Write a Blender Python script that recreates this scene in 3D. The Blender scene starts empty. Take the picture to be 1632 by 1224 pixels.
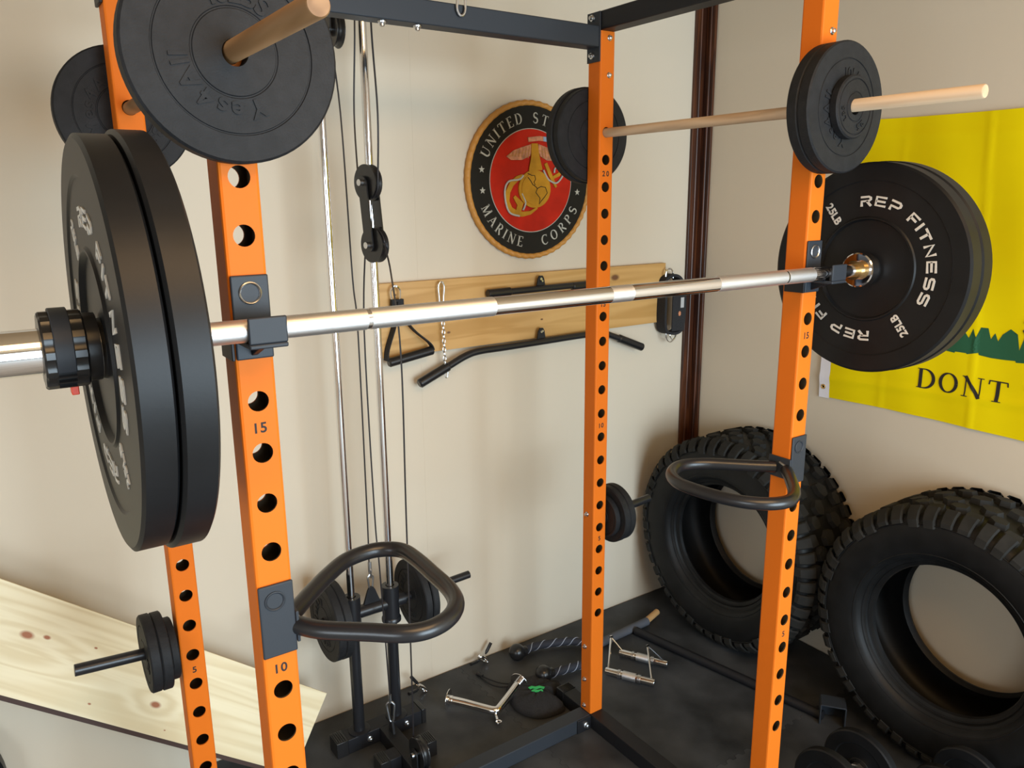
import bpy, bmesh, math, random
from mathutils import Vector, Matrix
from mathutils.geometry import tessellate_polygon
SC = bpy.context.scene
COL = SC.collection
PI = math.pi
random.seed(7)

# ------------------------------------------------------------------ camera
cam_d = bpy.data.cameras.new('camera')
cam = bpy.data.objects.new('camera', cam_d)
COL.objects.link(cam)
_r = ((0.8236, -0.5671, -0.0100), (-0.1386, -0.1840, -0.9731), (0.5500, 0.8028, -0.2301))
def _rodr(v):
    th = math.sqrt(sum(a * a for a in v)); k = Vector(v) / th
    return Matrix.Rotation(th, 3, k)
R3 = _rodr((1.7378, -0.5493, 0.4215))          # world -> camera (x right, y down, z forward)
M3 = Matrix((R3[0], -Vector(R3[1]), -Vector(R3[2]))).transposed()
cam.matrix_world = Matrix.Translation((-0.2659, -1.0113, 1.6551)) @ M3.to_4x4()
cam_d.sensor_width = 36.0
cam_d.lens = 1248.17 / 1632 * 36.0
cam_d.clip_start = 0.02
SC.camera = cam

# ------------------------------------------------------------------ light
SC.view_settings.view_transform = 'Standard'
SC.view_settings.look = 'None'
SC.view_settings.exposure = 0.0
SC.view_settings.gamma = 1.0
SC.view_settings.use_curve_mapping = False
w = bpy.data.worlds.new('sky'); SC.world = w; w.use_nodes = True
bg = w.node_tree.nodes['Background']
bg.inputs[0].default_value = (0.75, 0.87, 1.0, 1); bg.inputs[1].default_value = 0.6

def area(name, loc, target, sx, sy, power, col):
    d = bpy.data.lights.new(name, 'AREA'); d.shape = 'RECTANGLE'; d.size = sx; d.size_y = sy
    d.energy = power; d.color = col
    o = bpy.data.objects.new(name, d); COL.objects.link(o); o.location = loc
    o.rotation_euler = (Vector(target) - Vector(loc)).to_track_quat('-Z', 'Y').to_euler()
    return o
area('garage_door_daylight', (0.95, -3.42, 1.22), (0.95, 1.2, 1.0), 2.3, 1.9, 185, (0.70, 0.87, 1.0))
area('side_window_daylight', (-2.37, -1.9, 1.25), (1.9, -.1, .7), 1.3, 1.1, 36, (0.80, 0.91, 1.0))
area('ceiling_lamp_light', (0.4, -1.3, 2.55), (0.4, -1.25, 0.0), 1.5, 1.0, 36, (1.0, 0.60, 0.26))

# ------------------------------------------------------------------ materials
def mat(name, col, rough=0.5, metal=0.0, noise=None, bump=None, coat=0.0, spec=0.5, col2=None):
    m = bpy.data.materials.new(name); m.use_nodes = True
    nt = m.node_tree; b = nt.nodes['Principled BSDF']
    b.inputs['Base Color'].default_value = (*col, 1)
    b.inputs['Roughness'].default_value = rough
    b.inputs['Metallic'].default_value = metal
    b.inputs['Coat Weight'].default_value = coat
    b.inputs['Coat Roughness'].default_value = 0.1
    b.inputs['Specular IOR Level'].default_value = spec
    tc = nt.nodes.new('ShaderNodeTexCoord')
    if noise:
        n = nt.nodes.new('ShaderNodeTexNoise'); n.inputs['Scale'].default_value = noise[0]
        n.inputs['Detail'].default_value = 5
        nt.links.new(tc.outputs['Object'], n.inputs['Vector'])
        r = nt.nodes.new('ShaderNodeValToRGB')
        a = noise[1]
        c2 = col2 or tuple(min(1, c * (1 + a)) for c in col)
        r.color_ramp.elements[0].position = 0.3; r.color_ramp.elements[1].position = 0.7
        r.color_ramp.elements[0].color = (*[c * (1 - a) for c in col], 1)
        r.color_ramp.elements[1].color = (*c2, 1)
        nt.links.new(n.outputs['Fac'], r.inputs['Fac']); nt.links.new(r.outputs['Color'], b.inputs['Base Color'])
    if bump:
        n2 = nt.nodes.new('ShaderNodeTexNoise'); n2.inputs['Scale'].default_value = bump[0]; n2.inputs['Detail'].default_value = 3
        nt.links.new(tc.outputs['Object'], n2.inputs['Vector'])
        bp = nt.nodes.new('ShaderNodeBump'); bp.inputs['Strength'].default_value = bump[1]; bp.inputs['Distance'].default_value = bump[2]
        nt.links.new(n2.outputs['Fac'], bp.inputs['Height']); nt.links.new(bp.outputs['Normal'], b.inputs['Normal'])
    return m

def wood(name, c1, c2, c3, rough=0.55, scale=1.0, stretch=(1, 9, 9), knots=(), swirl=()):
    m = bpy.data.materials.new(name); m.use_nodes = True
    nt = m.node_tree; b = nt.nodes['Principled BSDF']; b.inputs['Roughness'].default_value = rough
    tc = nt.nodes.new('ShaderNodeTexCoord'); mp = nt.nodes.new('ShaderNodeMapping')
    mp.inputs['Scale'].default_value = [s * scale for s in stretch]
    nt.links.new(tc.outputs['Object'], mp.inputs['Vector'])
    n = nt.nodes.new('ShaderNodeTexNoise'); n.inputs['Scale'].default_value = 2.2; n.inputs['Detail'].default_value = 2
    n.inputs['Distortion'].default_value = 0.6
    nt.links.new(mp.outputs['Vector'], n.inputs['Vector'])
    mul = nt.nodes.new('ShaderNodeMath'); mul.operation = 'MULTIPLY'; mul.inputs[1].default_value = 26
    nt.links.new(n.outputs['Fac'], mul.inputs[0])
    arg = mul.outputs[0]
    for (kx, ky, kz, kr) in swirl:                   # rings bulge around a knot
        mp3 = nt.nodes.new('ShaderNodeMapping'); mp3.inputs['Scale'].default_value = (0.45, 1, 1)
        nt.links.new(tc.outputs['Object'], mp3.inputs['Vector'])
        dd = nt.nodes.new('ShaderNodeVectorMath'); dd.operation = 'DISTANCE'; dd.inputs[1].default_value = (kx * 0.45, ky, kz)
        nt.links.new(mp3.outputs['Vector'], dd.inputs[0])
        m3 = nt.nodes.new('ShaderNodeMapRange'); m3.interpolation_type = 'SMOOTHSTEP'
        m3.inputs[1].default_value = 0; m3.inputs[2].default_value = kr; m3.inputs[3].default_value = 9; m3.inputs[4].default_value = 0
        nt.links.new(dd.outputs['Value'], m3.inputs[0])
        ad = nt.nodes.new('ShaderNodeMath'); ad.operation = 'ADD'; nt.links.new(arg, ad.inputs[0]); nt.links.new(m3.outputs[0], ad.inputs[1]); arg = ad.outputs[0]
    sn = nt.nodes.new('ShaderNodeMath'); sn.operation = 'SINE'; nt.links.new(arg, sn.inputs[0])
    r = nt.nodes.new('ShaderNodeValToRGB'); e = r.color_ramp.elements
    e[0].position = 0.0; e[0].color = (*c1, 1); e[1].position = 1.0; e[1].color = (*c2, 1)
    mr = nt.nodes.new('ShaderNodeMapRange'); mr.inputs[1].default_value = -1.0; mr.inputs[2].default_value = 1.0
    nt.links.new(sn.outputs[0], mr.inputs[0]); nt.links.new(mr.outputs[0], r.inputs['Fac'])
    cur = r.outputs['Color']
    for (kx, ky, kz, kr) in knots:
        d = nt.nodes.new('ShaderNodeVectorMath'); d.operation = 'DISTANCE'
        mp2 = nt.nodes.new('ShaderNodeMapping'); mp2.inputs['Scale'].default_value = (0.55, 1, 1)
        nt.links.new(tc.outputs['Object'], mp2.inputs['Vector'])
        nt.links.new(mp2.outputs['Vector'], d.inputs[0]); d.inputs[1].default_value = (kx * 0.55, ky, kz)
        rr = nt.nodes.new('ShaderNodeMapRange'); rr.inputs[1].default_value = kr * 0.5; rr.inputs[2].default_value = kr
        rr.inputs[3].default_value = 1; rr.inputs[4].default_value = 0
        nt.links.new(d.outputs['Value'], rr.inputs[0])
        mx = nt.nodes.new('ShaderNodeMix'); mx.data_type = 'RGBA'
        nt.links.new(rr.outputs[0], mx.inputs['Factor']); nt.links.new(cur, mx.inputs[6]); mx.inputs[7].default_value = (*c3, 1)
        cur = mx.outputs[2]
    nt.links.new(cur, b.inputs['Base Color'])
    return m

MT = dict(
    orange=mat('orange_powder_coat', (0.66, 0.152, 0.012), 0.5, spec=.12),
    black=mat('black_powder_coat', (0.010, 0.0105, 0.013), 0.48, spec=.3, bump=(900, 0.15, 0.0005)),
    slate=mat('slate_powder_coat', (0.024, 0.029, 0.037), 0.5, spec=.3, bump=(700, 0.12, 0.0005)),
    satin=mat('satin_black_tube', (0.013, 0.0135, 0.016), 0.3),
    chrome=mat('chrome', (0.82, 0.82, 0.84), 0.09, 1.0),
    steel=mat('zinc_steel', (0.62, 0.63, 0.65), 0.28, 1.0),
    knurl=mat('knurled_chrome', (0.78, 0.78, 0.79), 0.42, 1.0, bump=(1400, 0.5, 0.0006)),
    brass=mat('brass_bushing', (0.55, 0.36, 0.14), 0.25, 1.0),
    rubber=mat('bumper_rubber', (0.0075, 0.008, 0.009), 0.43, spec=.24, noise=(14, 0.25), bump=(300, 0.1, 0.0005)),
    iron=mat('black_iron', (0.0125, 0.013, 0.0145), 0.6, spec=.22, noise=(60, 0.2), bump=(420, 0.5, 0.001)),
    tyre=mat('tyre_rubber', (0.0065, 0.0068, 0.0072), 0.5, spec=.25, noise=(18, 0.35), bump=(120, 0.2, 0.001)),
    tread=mat('tread_rubber', (0.014, 0.0135, 0.012), 0.8, spec=.3, noise=(25, 0.35), bump=(90, 0.3, 0.001)),
    white=mat('white_letter_paint', (0.62, 0.6, 0.55), 0.6),
    ink=mat('black_ink', (0.012, 0.008, 0.006), 0.7),
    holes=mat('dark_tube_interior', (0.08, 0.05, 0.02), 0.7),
    plastic=mat('black_plastic', (0.012, 0.012, 0.013), 0.28),
    red=mat('red_orange_plastic', (0.85, 0.06, 0.015), 0.4),
    cloth=mat('black_nylon', (0.012, 0.012, 0.014), 0.85, noise=(200, 0.4), bump=(400, 0.4, 0.001)),
    rope=mat('navy_black_rope', (0.018, 0.02, 0.03), 0.8, bump=(300, 0.4, 0.001)),
    ropeline=mat('grey_rope_tracer', (0.30, 0.32, 0.38), 0.8),
    cable=mat('black_coated_cable', (0.02, 0.018, 0.02), 0.35),
    wall=mat('beige_wall_paint', (0.595, 0.515, 0.40), 0.75, noise=(1.3, 0.02), bump=(60, 0.06, 0.002)),
    ceil=mat('tan_ceiling_boards', (0.40, 0.27, 0.15), 0.9, noise=(2, 0.03)),
    conc=mat('concrete', (0.3, 0.29, 0.27), 0.85, noise=(5, 0.15), bump=(30, 0.3, 0.004)),
    mat_=mat('black_rubber_mat', (0.024, 0.027, 0.031), 0.5, spec=.32, noise=(5.5, 0.4), col2=(0.058, 0.062, 0.068), bump=(180, 0.25, 0.001)),
    dowel=wood('oak_dowel', (0.17, 0.088, 0.034), (0.29, 0.165, 0.075), (0.1, 0.05, 0.02), 0.5, 1.0, (9, 1, 9)),
    dowel2=wood('pale_dowel', (0.46, 0.32, 0.20), (0.60, 0.44, 0.29), (0.1, 0.05, 0.02), 0.5, 1.0, (9, 1, 9)),
    board=wood('golden_pine', (0.46, 0.25, 0.07), (0.56, 0.325, 0.11), (0.14, 0.055, 0.018), 0.5, 0.8, (0.5, 9, 9),
               knots=((0.055, -0.0195, 0.078, 0.004), (0.242, -0.0195, -0.058, 0.005), (0.736, -0.0195, 0.065, 0.004), (0.62, -0.0195, -0.05, 0.004), (0.96, -0.0195, 0.075, 0.014))),
    plank=wood('raw_pine', (0.69, 0.58, 0.36), (0.79, 0.70, 0.48), (0.34, 0.12, 0.05), 0.6, 0.75, (0.4, 1, 11),
               knots=((-.863, 0, .139, .011), (-.819, 0, .147, .006), (-.488, 0, .073, .010), (-.70, 0, .158, .003), (-.648, 0, .033, .003), (-.433, 0, .021, .002)), swirl=((-.85, 0, .125, .10), (-.488, 0, .073, .05))),
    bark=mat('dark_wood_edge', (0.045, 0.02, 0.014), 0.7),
    trim=wood('dark_stained_wood', (0.030, 0.008, 0.003), (0.085, 0.024, 0.007), (0.02, 0.006, 0.003), 0.35, 1.0, (12, 12, 0.7)),
    flag=mat('yellow_flag_cloth', (0.74, 0.585, 0.001), 0.8, spec=.08, noise=(3, 0.05)),
    hem=mat('white_canvas', (0.72, 0.7, 0.74), 0.8),
    green=mat('dark_green_print', (0.008, 0.085, 0.035), 0.75),
    gold=mat('gold_paint', (0.50, 0.225, 0.04), 0.55, bump=(200, 0.4, 0.002)),
    sealblack=mat('seal_black_paint', (0.010, 0.008, 0.005), 0.6, spec=.2),
    sealred=mat('seal_red_paint', (0.46, 0.016, 0.004), 0.6, spec=.15, noise=(14, 0.2)),
    sealgold=mat('seal_ochre_paint', (0.48, 0.22, 0.014), 0.6, spec=.15, noise=(20, 0.2)),
    sealpink=mat('seal_copper_paint', (0.5, 0.2, 0.10), 0.5, noise=(60, 0.4)),
    sealblue=mat('seal_blue_paint', (0.25, 0.36, 0.5), 0.5),
    silver=mat('silver_letters', (0.42, 0.40, 0.34), 0.5),
    lime=mat('green_print', (0.03, 0.45, 0.12), 0.6),
    patch=mat('grey_patch', (0.4, 0.4, 0.4), 0.6),
    stickwood=wood('tan_wood', (0.45, 0.25, 0.09), (0.55, 0.32, 0.13), (0.1, 0.05, 0.02)),
    sleeve_=mat('grey_foam_sleeve', (0.075, 0.08, 0.095), 0.8),
)

# ------------------------------------------------------------------ mesh builder
class MB:
    def __init__(s): s.v = []; s.f = []
    def add(s, vs, fs):
        n = len(s.v); s.v += [tuple(v) for v in vs]; s.f += [tuple(i + n for i in f) for f in fs]; return s
    def box(s, x0, x1, y0, y1, z0, z1):
        vs = [(x, y, z) for x in (x0, x1) for y in (y0, y1) for z in (z0, z1)]
        return s.add(vs, [(0, 1, 3, 2), (4, 6, 7, 5), (0, 4, 5, 1), (2, 3, 7, 6), (0, 2, 6, 4), (1, 5, 7, 3)])
    def obox(s, c, ax, ay, az):                       # oriented box, half-axis vectors
        c = Vector(c); ax, ay, az = Vector(ax), Vector(ay), Vector(az)
        vs = [c + i * ax + j * ay + k * az for i in (-1, 1) for j in (-1, 1) for k in (-1, 1)]
        return s.add(vs, [(0, 1, 3, 2), (4, 6, 7, 5), (0, 4, 5, 1), (2, 3, 7, 6), (0, 2, 6, 4), (1, 5, 7, 3)])
    def tube(s, pts, r, n=16, caps=True, closed=False):
        pts = [Vector(p) for p in pts]; m = len(pts)
        rs = r if isinstance(r, (list, tuple)) else [r] * m
        up = None; rings = []
        for i, p in enumerate(pts):
            if closed: t = pts[(i + 1) % m] - pts[i - 1]
            else: t = pts[min(i + 1, m - 1)] - pts[max(i - 1, 0)]
            t.normalize()
            if up is None:
                up = Vector((0, 0, 1)) if abs(t.z) < 0.9 else Vector((0, 1, 0))
            a = t.cross(up).normalized(); b = a.cross(t).normalized(); up = b
            rings.append([p + rs[i] * (math.cos(2 * PI * k / n) * a + math.sin(2 * PI * k / n) * b) for k in range(n)])
        vs = [v for g in rings for v in g]; fs = []
        for i in range(m if closed else m - 1):
            j = (i + 1) % m
            for k in range(n):
                l = (k + 1) % n
                fs.append((i * n + k, i * n + l, j * n + l, j * n + k))
        if caps and not closed:
            fs.append(tuple(range(n))[::-1]); fs.append(tuple((m - 1) * n + k for k in range(n)))
        return s.add(vs, fs)
    def lathe(s, prof, o=(0, 0, 0), axis='x', n=48, closed=False):  # prof: (along, radius)
        vs = []; fs = []; m = len(prof)
        for (a, r) in prof:
            for k in range(n):
                t = 2 * PI * k / n; c, d = r * math.cos(t), r * math.sin(t)
                p = {'x': (a, c, d), 'y': (d, a, c), 'z': (c, d, a)}[axis]
                vs.append((p[0] + o[0], p[1] + o[1], p[2] + o[2]))
        for i in range(m if closed else m - 1):
            j = (i + 1) % m
            for k in range(n):
                l = (k + 1) % n; fs.append((i * n + k, i * n + l, j * n + l, j * n + k))
        if not closed:
            if prof[0][1] > 1e-6: fs.append(tuple(range(n))[::-1])
            if prof[-1][1] > 1e-6: fs.append(tuple((m - 1) * n + k for k in range(n)))
        return s.add(vs, fs)
    def prism(s, poly, d0, d1, fn):                   # extruded polygon, fn(u, v, depth)
        n = len(poly)
        vs = [fn(u, v, d0) for u, v in poly] + [fn(u, v, d1) for u, v in poly]
        fs = [tuple(range(n)), tuple(range(2 * n - 1, n - 1, -1))] + [(i, (i + 1) % n, n + (i + 1) % n, n + i) for i in range(n)]
        return s.add(vs, fs)
    def sheet(s, vs2, fs2, d0, d1, fn):               # flat 2D mesh raised from d0 to d1
        ed = {}
        for f in fs2:
            for i in range(len(f)):
                e = (f[i], f[(i + 1) % len(f)]); ed[e] = ed.get(e, 0) + 1
        n = len(vs2); vs = [fn(u, v, d1) for u, v in vs2] + [fn(u, v, d0) for u, v in vs2]
        fs = [tuple(f) for f in fs2]
        for (a, b) in ed:
            if (b, a) not in ed: fs.append((b, a, a + n, b + n))
        return s.add(vs, fs)

def obj(name, mb, m, parent=None, bevel=0, ang=35, smooth=True, local=False, segs=2):
    me = bpy.data.meshes.new(name)
    off = Vector((0, 0, 0))
    if parent is not None and not local:
        p = parent
        while p is not None: off += Vector(p.location); p = p.parent
    me.from_pydata([tuple(Vector(v) - off) for v in mb.v], [], mb.f)
    bm = bmesh.new(); bm.from_mesh(me); bmesh.ops.recalc_face_normals(bm, faces=bm.faces); bm.to_mesh(me); bm.free()
    for m_ in (m if isinstance(m, list) else [m]): me.materials.append(MT[m_] if isinstance(m_, str) else m_)
    if smooth:
        me.polygons.foreach_set('use_smooth', [True] * len(me.polygons)); me.set_sharp_from_angle(angle=math.radians(ang))
    o = bpy.data.objects.new(name, me); COL.objects.link(o)
    if parent is not None: o.parent = parent
    if bevel:
        b = o.modifiers.new('bevel', 'BEVEL'); b.width = bevel; b.segments = segs; b.limit_method = 'ANGLE'; b.angle_limit = math.radians(50)
        b.harden_normals = False
    return o
def tag(o, label=None, cat=None, group=None, kind=None):
    if label: o['label'] = label
    if cat: o['category'] = cat
    if group: o['group'] = group
    if kind: o['kind'] = kind
    return o
def thing(name, label, cat, loc=(0, 0, 0), group=None):
    o = bpy.data.objects.new(name, None); COL.objects.link(o); o.location = loc; o.empty_display_size = 0.05
    return tag(o, label, cat, group)
def copy_tree(o, parent=None):
    c = o.copy(); COL.objects.link(c)
    if parent is not None: c.parent = parent
    for ch in [x for x in bpy.data.objects if x.parent == o]: copy_tree(ch, c)
    return c
def struct(name, mb, m, **k): return tag(obj(name, mb, m, **k), kind='structure')

def catmull(pts, k=8, closed=False):
    P = [Vector(p) for p in pts]; n = len(P); out = []
    for i in range(n if closed else n - 1):
        g = lambda j: P[j % n] if closed else P[max(0, min(n - 1, j))]
        a, b, c, d = g(i - 1), g(i), g(i + 1), g(i + 2)
        for q in range(k):
            t = q / k
            out.append(0.5 * ((2 * b) + (c - a) * t + (2 * a - 5 * b + 4 * c - d) * t * t + (3 * b - a - 3 * c + d) * t ** 3))
    if not closed: out.append(P[-1])
    return out

# ------------------------------------------------------------------ lettering
_gl = {}
def glyph(ch, off=0.0):
    if (ch, off) in _gl: return _gl[(ch, off)]
    cu = bpy.data.curves.new('glyph', 'FONT'); cu.body = ch; cu.size = 1.0; cu.offset = off; cu.resolution_u = 5
    o = bpy.data.objects.new('glyph', cu); COL.objects.link(o)
    dg = bpy.context.evaluated_depsgraph_get(); dg.update()
    me = o.evaluated_get(dg).to_mesh()
    vs = [(v.co.x, v.co.y) for v in me.vertices]; fs = [tuple(p.vertices) for p in me.polygons]
    o.evaluated_get(dg).to_mesh_clear(); bpy.data.objects.remove(o); bpy.data.curves.remove(cu)
    xs = [v[0] for v in vs] or [0, 0.3]
    r = ([(x - min(xs), y) for x, y in vs], fs, max(xs) - min(xs)); _gl[(ch, off)] = r
    return r
def strip(pts, ws):                                    # stroke polyline -> quads
    n = len(pts); vs = []; fs = []
    for i, (x, y) in enumerate(pts):
        a = pts[max(i - 1, 0)]; b = pts[min(i + 1, n - 1)]
        dx, dy = b[0] - a[0], b[1] - a[1]; l = math.hypot(dx, dy) or 1
        wd = ws[i] if isinstance(ws, (list, tuple)) else ws
        nx, ny = -dy / l * wd / 2, dx / l * wd / 2
        vs += [(x + nx, y + ny), (x - nx, y - ny)]
    for i in range(n - 1): fs.append((2 * i, 2 * i + 1, 2 * i + 3, 2 * i + 2))
    return vs, fs
def arcp(cx, cy, rx, ry, a0, a1, n=14): return [(cx + rx * math.cos(math.radians(a0 + (a1 - a0) * i / n)), cy + ry * math.sin(math.radians(a0 + (a1 - a0) * i / n))) for i in range(n + 1)]
TK, TN = 0.15, 0.055
def arcw(n, lo, hi, ph): return [lo + (hi - lo) * abs(math.cos(PI * i / n + ph)) for i in range(n + 1)]
def serif_shapes(c):
    S = []
    def L(x0, y0, x1, y1, w_): S.append(([(x0, y0), (x1, y1)], w_))
    def sf(x, y, w_=0.17): S.append(([(x - w_, y + (0.02 if y < .5 else -0.02)), (x + w_, y + (0.02 if y < .5 else -0.02))], 0.04))
    o = lambda rx=0.37: S.append((arcp(0.4, 0.5, rx - 0.03, 0.47, 0, 360, 28), arcw(28, TN, TK, 0) if False else [TN + (TK - TN) * abs(math.cos(2 * PI * i / 28)) for i in range(29)]))
    wdt = 0.75
    if c == 'D':
        L(0.14, 0, 0.14, 1, TK); sf(0.14, 0, .14); sf(0.14, 1, .14)
        p = arcp(0.3, 0.5, 0.4, 0.48, 90, -90, 18); S.append(([(0.14, 0.98)] + p + [(0.14, 0.02)], [TN] + [TN + (TK - TN) * math.sin(PI * i / 18) for i in range(19)] + [TN])); wdt = 0.8
    elif c == 'O': o(); wdt = 0.85
    elif c == 'C':
        p = arcp(0.42, 0.5, 0.37, 0.47, 45, 315, 22); S.append((p, [TN + (TK - TN) * math.sin(PI * i / 22) ** 2 for i in range(23)])); L(0.68, 0.98, 0.68, 0.76, TN); wdt = 0.8
    elif c == 'N':
        L(0.14, 0, 0.14, 1, TN); L(0.1, 1, 0.72, 0.0, TK); L(0.72, 0, 0.72, 1, TN); sf(0.14, 0, .13); sf(0.72, 1, .13); sf(0.08, 1, .1); wdt = 0.9
    elif c == 'T':
        L(0.36, 0, 0.36, 1, TK); L(0.0, 0.97, 0.72, 0.97, TN); L(0.02, 0.98, 0.0, 0.78, TN); L(0.7, 0.98, 0.72, 0.78, TN); sf(0.36, 0, .17); wdt = 0.76
    elif c == 'U':
        p = arcp(0.42, 0.32, 0.28, 0.3, 180, 360, 14); S.append(([(0.14, 1)] + p[:8], TK)); S.append((p[7:] + [(0.7, 1)], TN)); sf(0.14, 1, .14); sf(0.7, 1, .12); wdt = 0.86
    elif c == 'I': L(0.15, 0, 0.15, 1, TK); sf(0.15, 0, .15); sf(0.15, 1, .15); wdt = 0.32
    elif c == 'E':
        L(0.14, 0, 0.14, 1, TK); L(0, 0.975, 0.58, 0.975, TN); L(0, 0.025, 0.6, 0.025, TN); L(0.14, 0.5, 0.46, 0.5, TN); L(0.57, 1, 0.57, 0.8, TN); L(0.6, 0, 0.6, 0.22, TN); wdt = 0.66
    elif c == 'S':
        p = arcp(0.32, 0.74, 0.23, 0.23, 20, 270, 12) + arcp(0.32, 0.26, 0.25, 0.24, 90, -160, 12)[1:]
        S.append((p, [TN + (TK - TN) * math.sin(PI * i / (len(p) - 1)) for i in range(len(p))])); wdt = 0.64
    elif c == 'M': L(0.12, 0, 0.16, 1, TN); L(0.14, 1, 0.46, 0.02, TK); L(0.46, 0.02, 0.82, 1, TN); L(0.8, 1, 0.84, 0, TK); sf(0.12, 0, .12); sf(0.84, 0, .14); wdt = 1.0
    elif c == 'A': L(0.08, 0, 0.4, 1, TN); L(0.38, 1, 0.72, 0, TK); L(0.2, 0.36, 0.6, 0.36, TN); sf(0.08, 0, .12); sf(0.72, 0, .14); wdt = 0.82
    elif c in 'RP':
        L(0.14, 0, 0.14, 1, TK); sf(0.14, 0, .14); sf(0.1, 1, .1)
        p = arcp(0.3, 0.74, 0.26, 0.235, 90, -90, 12); S.append(([(0.14, 0.975)] + p + [(0.14, 0.505)], [TN] + [TN + (TK - TN) * math.sin(PI * i / 12) for i in range(13)] + [TN])); wdt = 0.66
        if c == 'R': L(0.32, 0.5, 0.68, 0.0, TK); wdt = 0.74
    return S, wdt
def tech_shapes(c):
    T = 0.2; S = []; P = lambda *p: S.append((list(p), T)); wdt = 1.0
    if c == 'R': P((0.05, 0.9), (0.75, 0.9), (0.9, 0.8), (0.9, 0.62), (0.75, 0.5), (0.12, 0.5), (0.12, 0.0)); P((0.55, 0.5), (0.92, 0.0)); wdt = 1.02
    elif c == 'P': P((0.05, 0.9), (0.8, 0.9), (0.93, 0.78), (0.93, 0.55), (0.8, 0.42), (0.15, 0.42), (0.15, 0.0)); wdt = 1.02
    elif c == 'E': P((0.95, 0.9), (0.1, 0.9), (0.1, 0.1), (0.95, 0.1)); P((0.1, 0.5), (0.88, 0.5)); wdt = 1.02
    elif c == 'F': P((0.85, 0.9), (0.1, 0.9), (0.1, 0.0)); P((0.1, 0.48), (0.72, 0.48)); wdt = 0.88
    elif c == 'I': P((0.1, 0.0), (0.1, 1.0)); wdt = 0.22
    elif c == 'T': P((0.0, 0.9), (0.95, 0.9)); P((0.47, 0.9), (0.47, 0.0)); wdt = 0.95
    elif c == 'N': P((0.1, 0.0), (0.1, 0.95), (0.85, 0.05), (0.85, 1.0)); wdt = 0.98
    elif c == 'S': P((0.92, 0.9), (0.2, 0.9), (0.1, 0.8), (0.1, 0.6), (0.2, 0.5), (0.8, 0.5), (0.9, 0.4), (0.9, 0.2), (0.8, 0.1), (0.05, 0.1)); wdt = 1.0
    return S, wdt
def char2d(c, style):
    if c == ' ': return [], [], 0.45
    if style == 'sans': return glyph(c, 0.0)
    if style == 'bold': return glyph(c, 0.025)
    S, wdt = serif_shapes(c) if style == 'serif' else tech_shapes(c)
    vs = []; fs = []
    for pts, ws in S:
        v, f = strip(pts, ws); n = len(vs); vs += v; fs += [tuple(i + n for i in g) for g in f]
    return vs, fs, wdt
def line_text(mb, txt, style, size, fn, d0, d1, gap=0.12, center=True, ox=0.0, oy=0.0, rot=0.0):
    cs = [char2d(c, style) for c in txt]; tot = sum(c[2] for c in cs) + gap * (len(cs) - 1)
    x = -tot / 2 if center else 0
    ca, sa = math.cos(rot), math.sin(rot)
    for vs, fs, wd in cs:
        if vs:
            q = [((x + a) * size, b * size) for a, b in vs]
            q = [(ox + a * ca - b * sa, oy + a * sa + b * ca) for a, b in q]
            mb.sheet(q, fs, d0, d1, fn)
        x += wd + gap
def arc_text(mb, txt, style, size, R, a_mid, fn, d0, d1, gap=0.15, inward=False, span=None, xs=1.0):
    # angles clockwise from the top, in degrees; inward=True: tops towards the centre, runs anticlockwise
    cs = [([(a * xs, b) for a, b in v_], f_, w_ * xs) for v_, f_, w_ in (char2d(c, style) for c in txt)]; tot = (sum(c[2] for c in cs) + gap * (len(cs) - 1)) * size
    k = 1.0
    if span: k = math.radians(span) * R / tot
    x = -tot / 2
    for vs, fs, wd in cs:
        xc = (x + wd * size / 2) * k
        th = math.radians(a_mid) + (-xc / R if inward else xc / R)
        if vs:
            q = []
            for a, b in vs:
                lx = (a - wd / 2) * size; ly = (b - 0.5) * size
                if inward: lx, ly = -lx, -ly
                rr = R + ly
                q.append((rr * math.sin(th) + lx * math.cos(th), rr * math.cos(th) - lx * math.sin(th)))
            mb.sheet(q, fs, d0, d1, fn)
        x += (wd + gap) * size

# ------------------------------------------------------------------ room
WX, WY, LX, FY, CZ = 2.166, 1.2, -2.4, -3.5, 2.62
struct('floor', MB().box(LX - .1, WX + .1, FY - 3.0, WY + .1, -0.12, -0.012), 'conc')
struct('wall_back', MB().box(LX - .1, WX + .1, WY, WY + .1, -0.012, CZ), 'wall')
struct('wall_right', MB().box(WX, WX + .1, FY, WY, -0.012, CZ), 'wall')
struct('wall_left', MB().box(LX - .1, LX, FY, -2.62, -0.012, CZ).box(LX - .1, LX, -1.18, WY, -0.012, CZ).box(LX - .1, LX, -2.62, -1.18, -0.012, .65).box(LX - .1, LX, -2.62, -1.18, 1.85, CZ), 'wall')
struct('window_1', MB().box(LX - .09, LX - .05, -2.62, -2.57, .65, 1.85).box(LX - .09, LX - .05, -1.23, -1.18, .65, 1.85).box(LX - .09, LX - .05, -2.57, -1.23, .65, .70).box(LX - .09, LX - .05, -2.57, -1.23, 1.80, 1.85).box(LX - .09, LX - .05, -1.92, -1.88, .70, 1.80), 'ceil')
struct('ceiling', MB().box(LX - .1, WX + .1, FY - .1, WY + .1, CZ, CZ + .1), 'ceil')
m = MB().box(LX, -0.25, FY - .1, FY, -0.012, CZ).box(2.15, WX, FY - .1, FY, -0.012, CZ).box(-0.25, 2.15, FY - .1, FY, 2.2, CZ)
struct('wall_front', m, 'wall')
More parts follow.
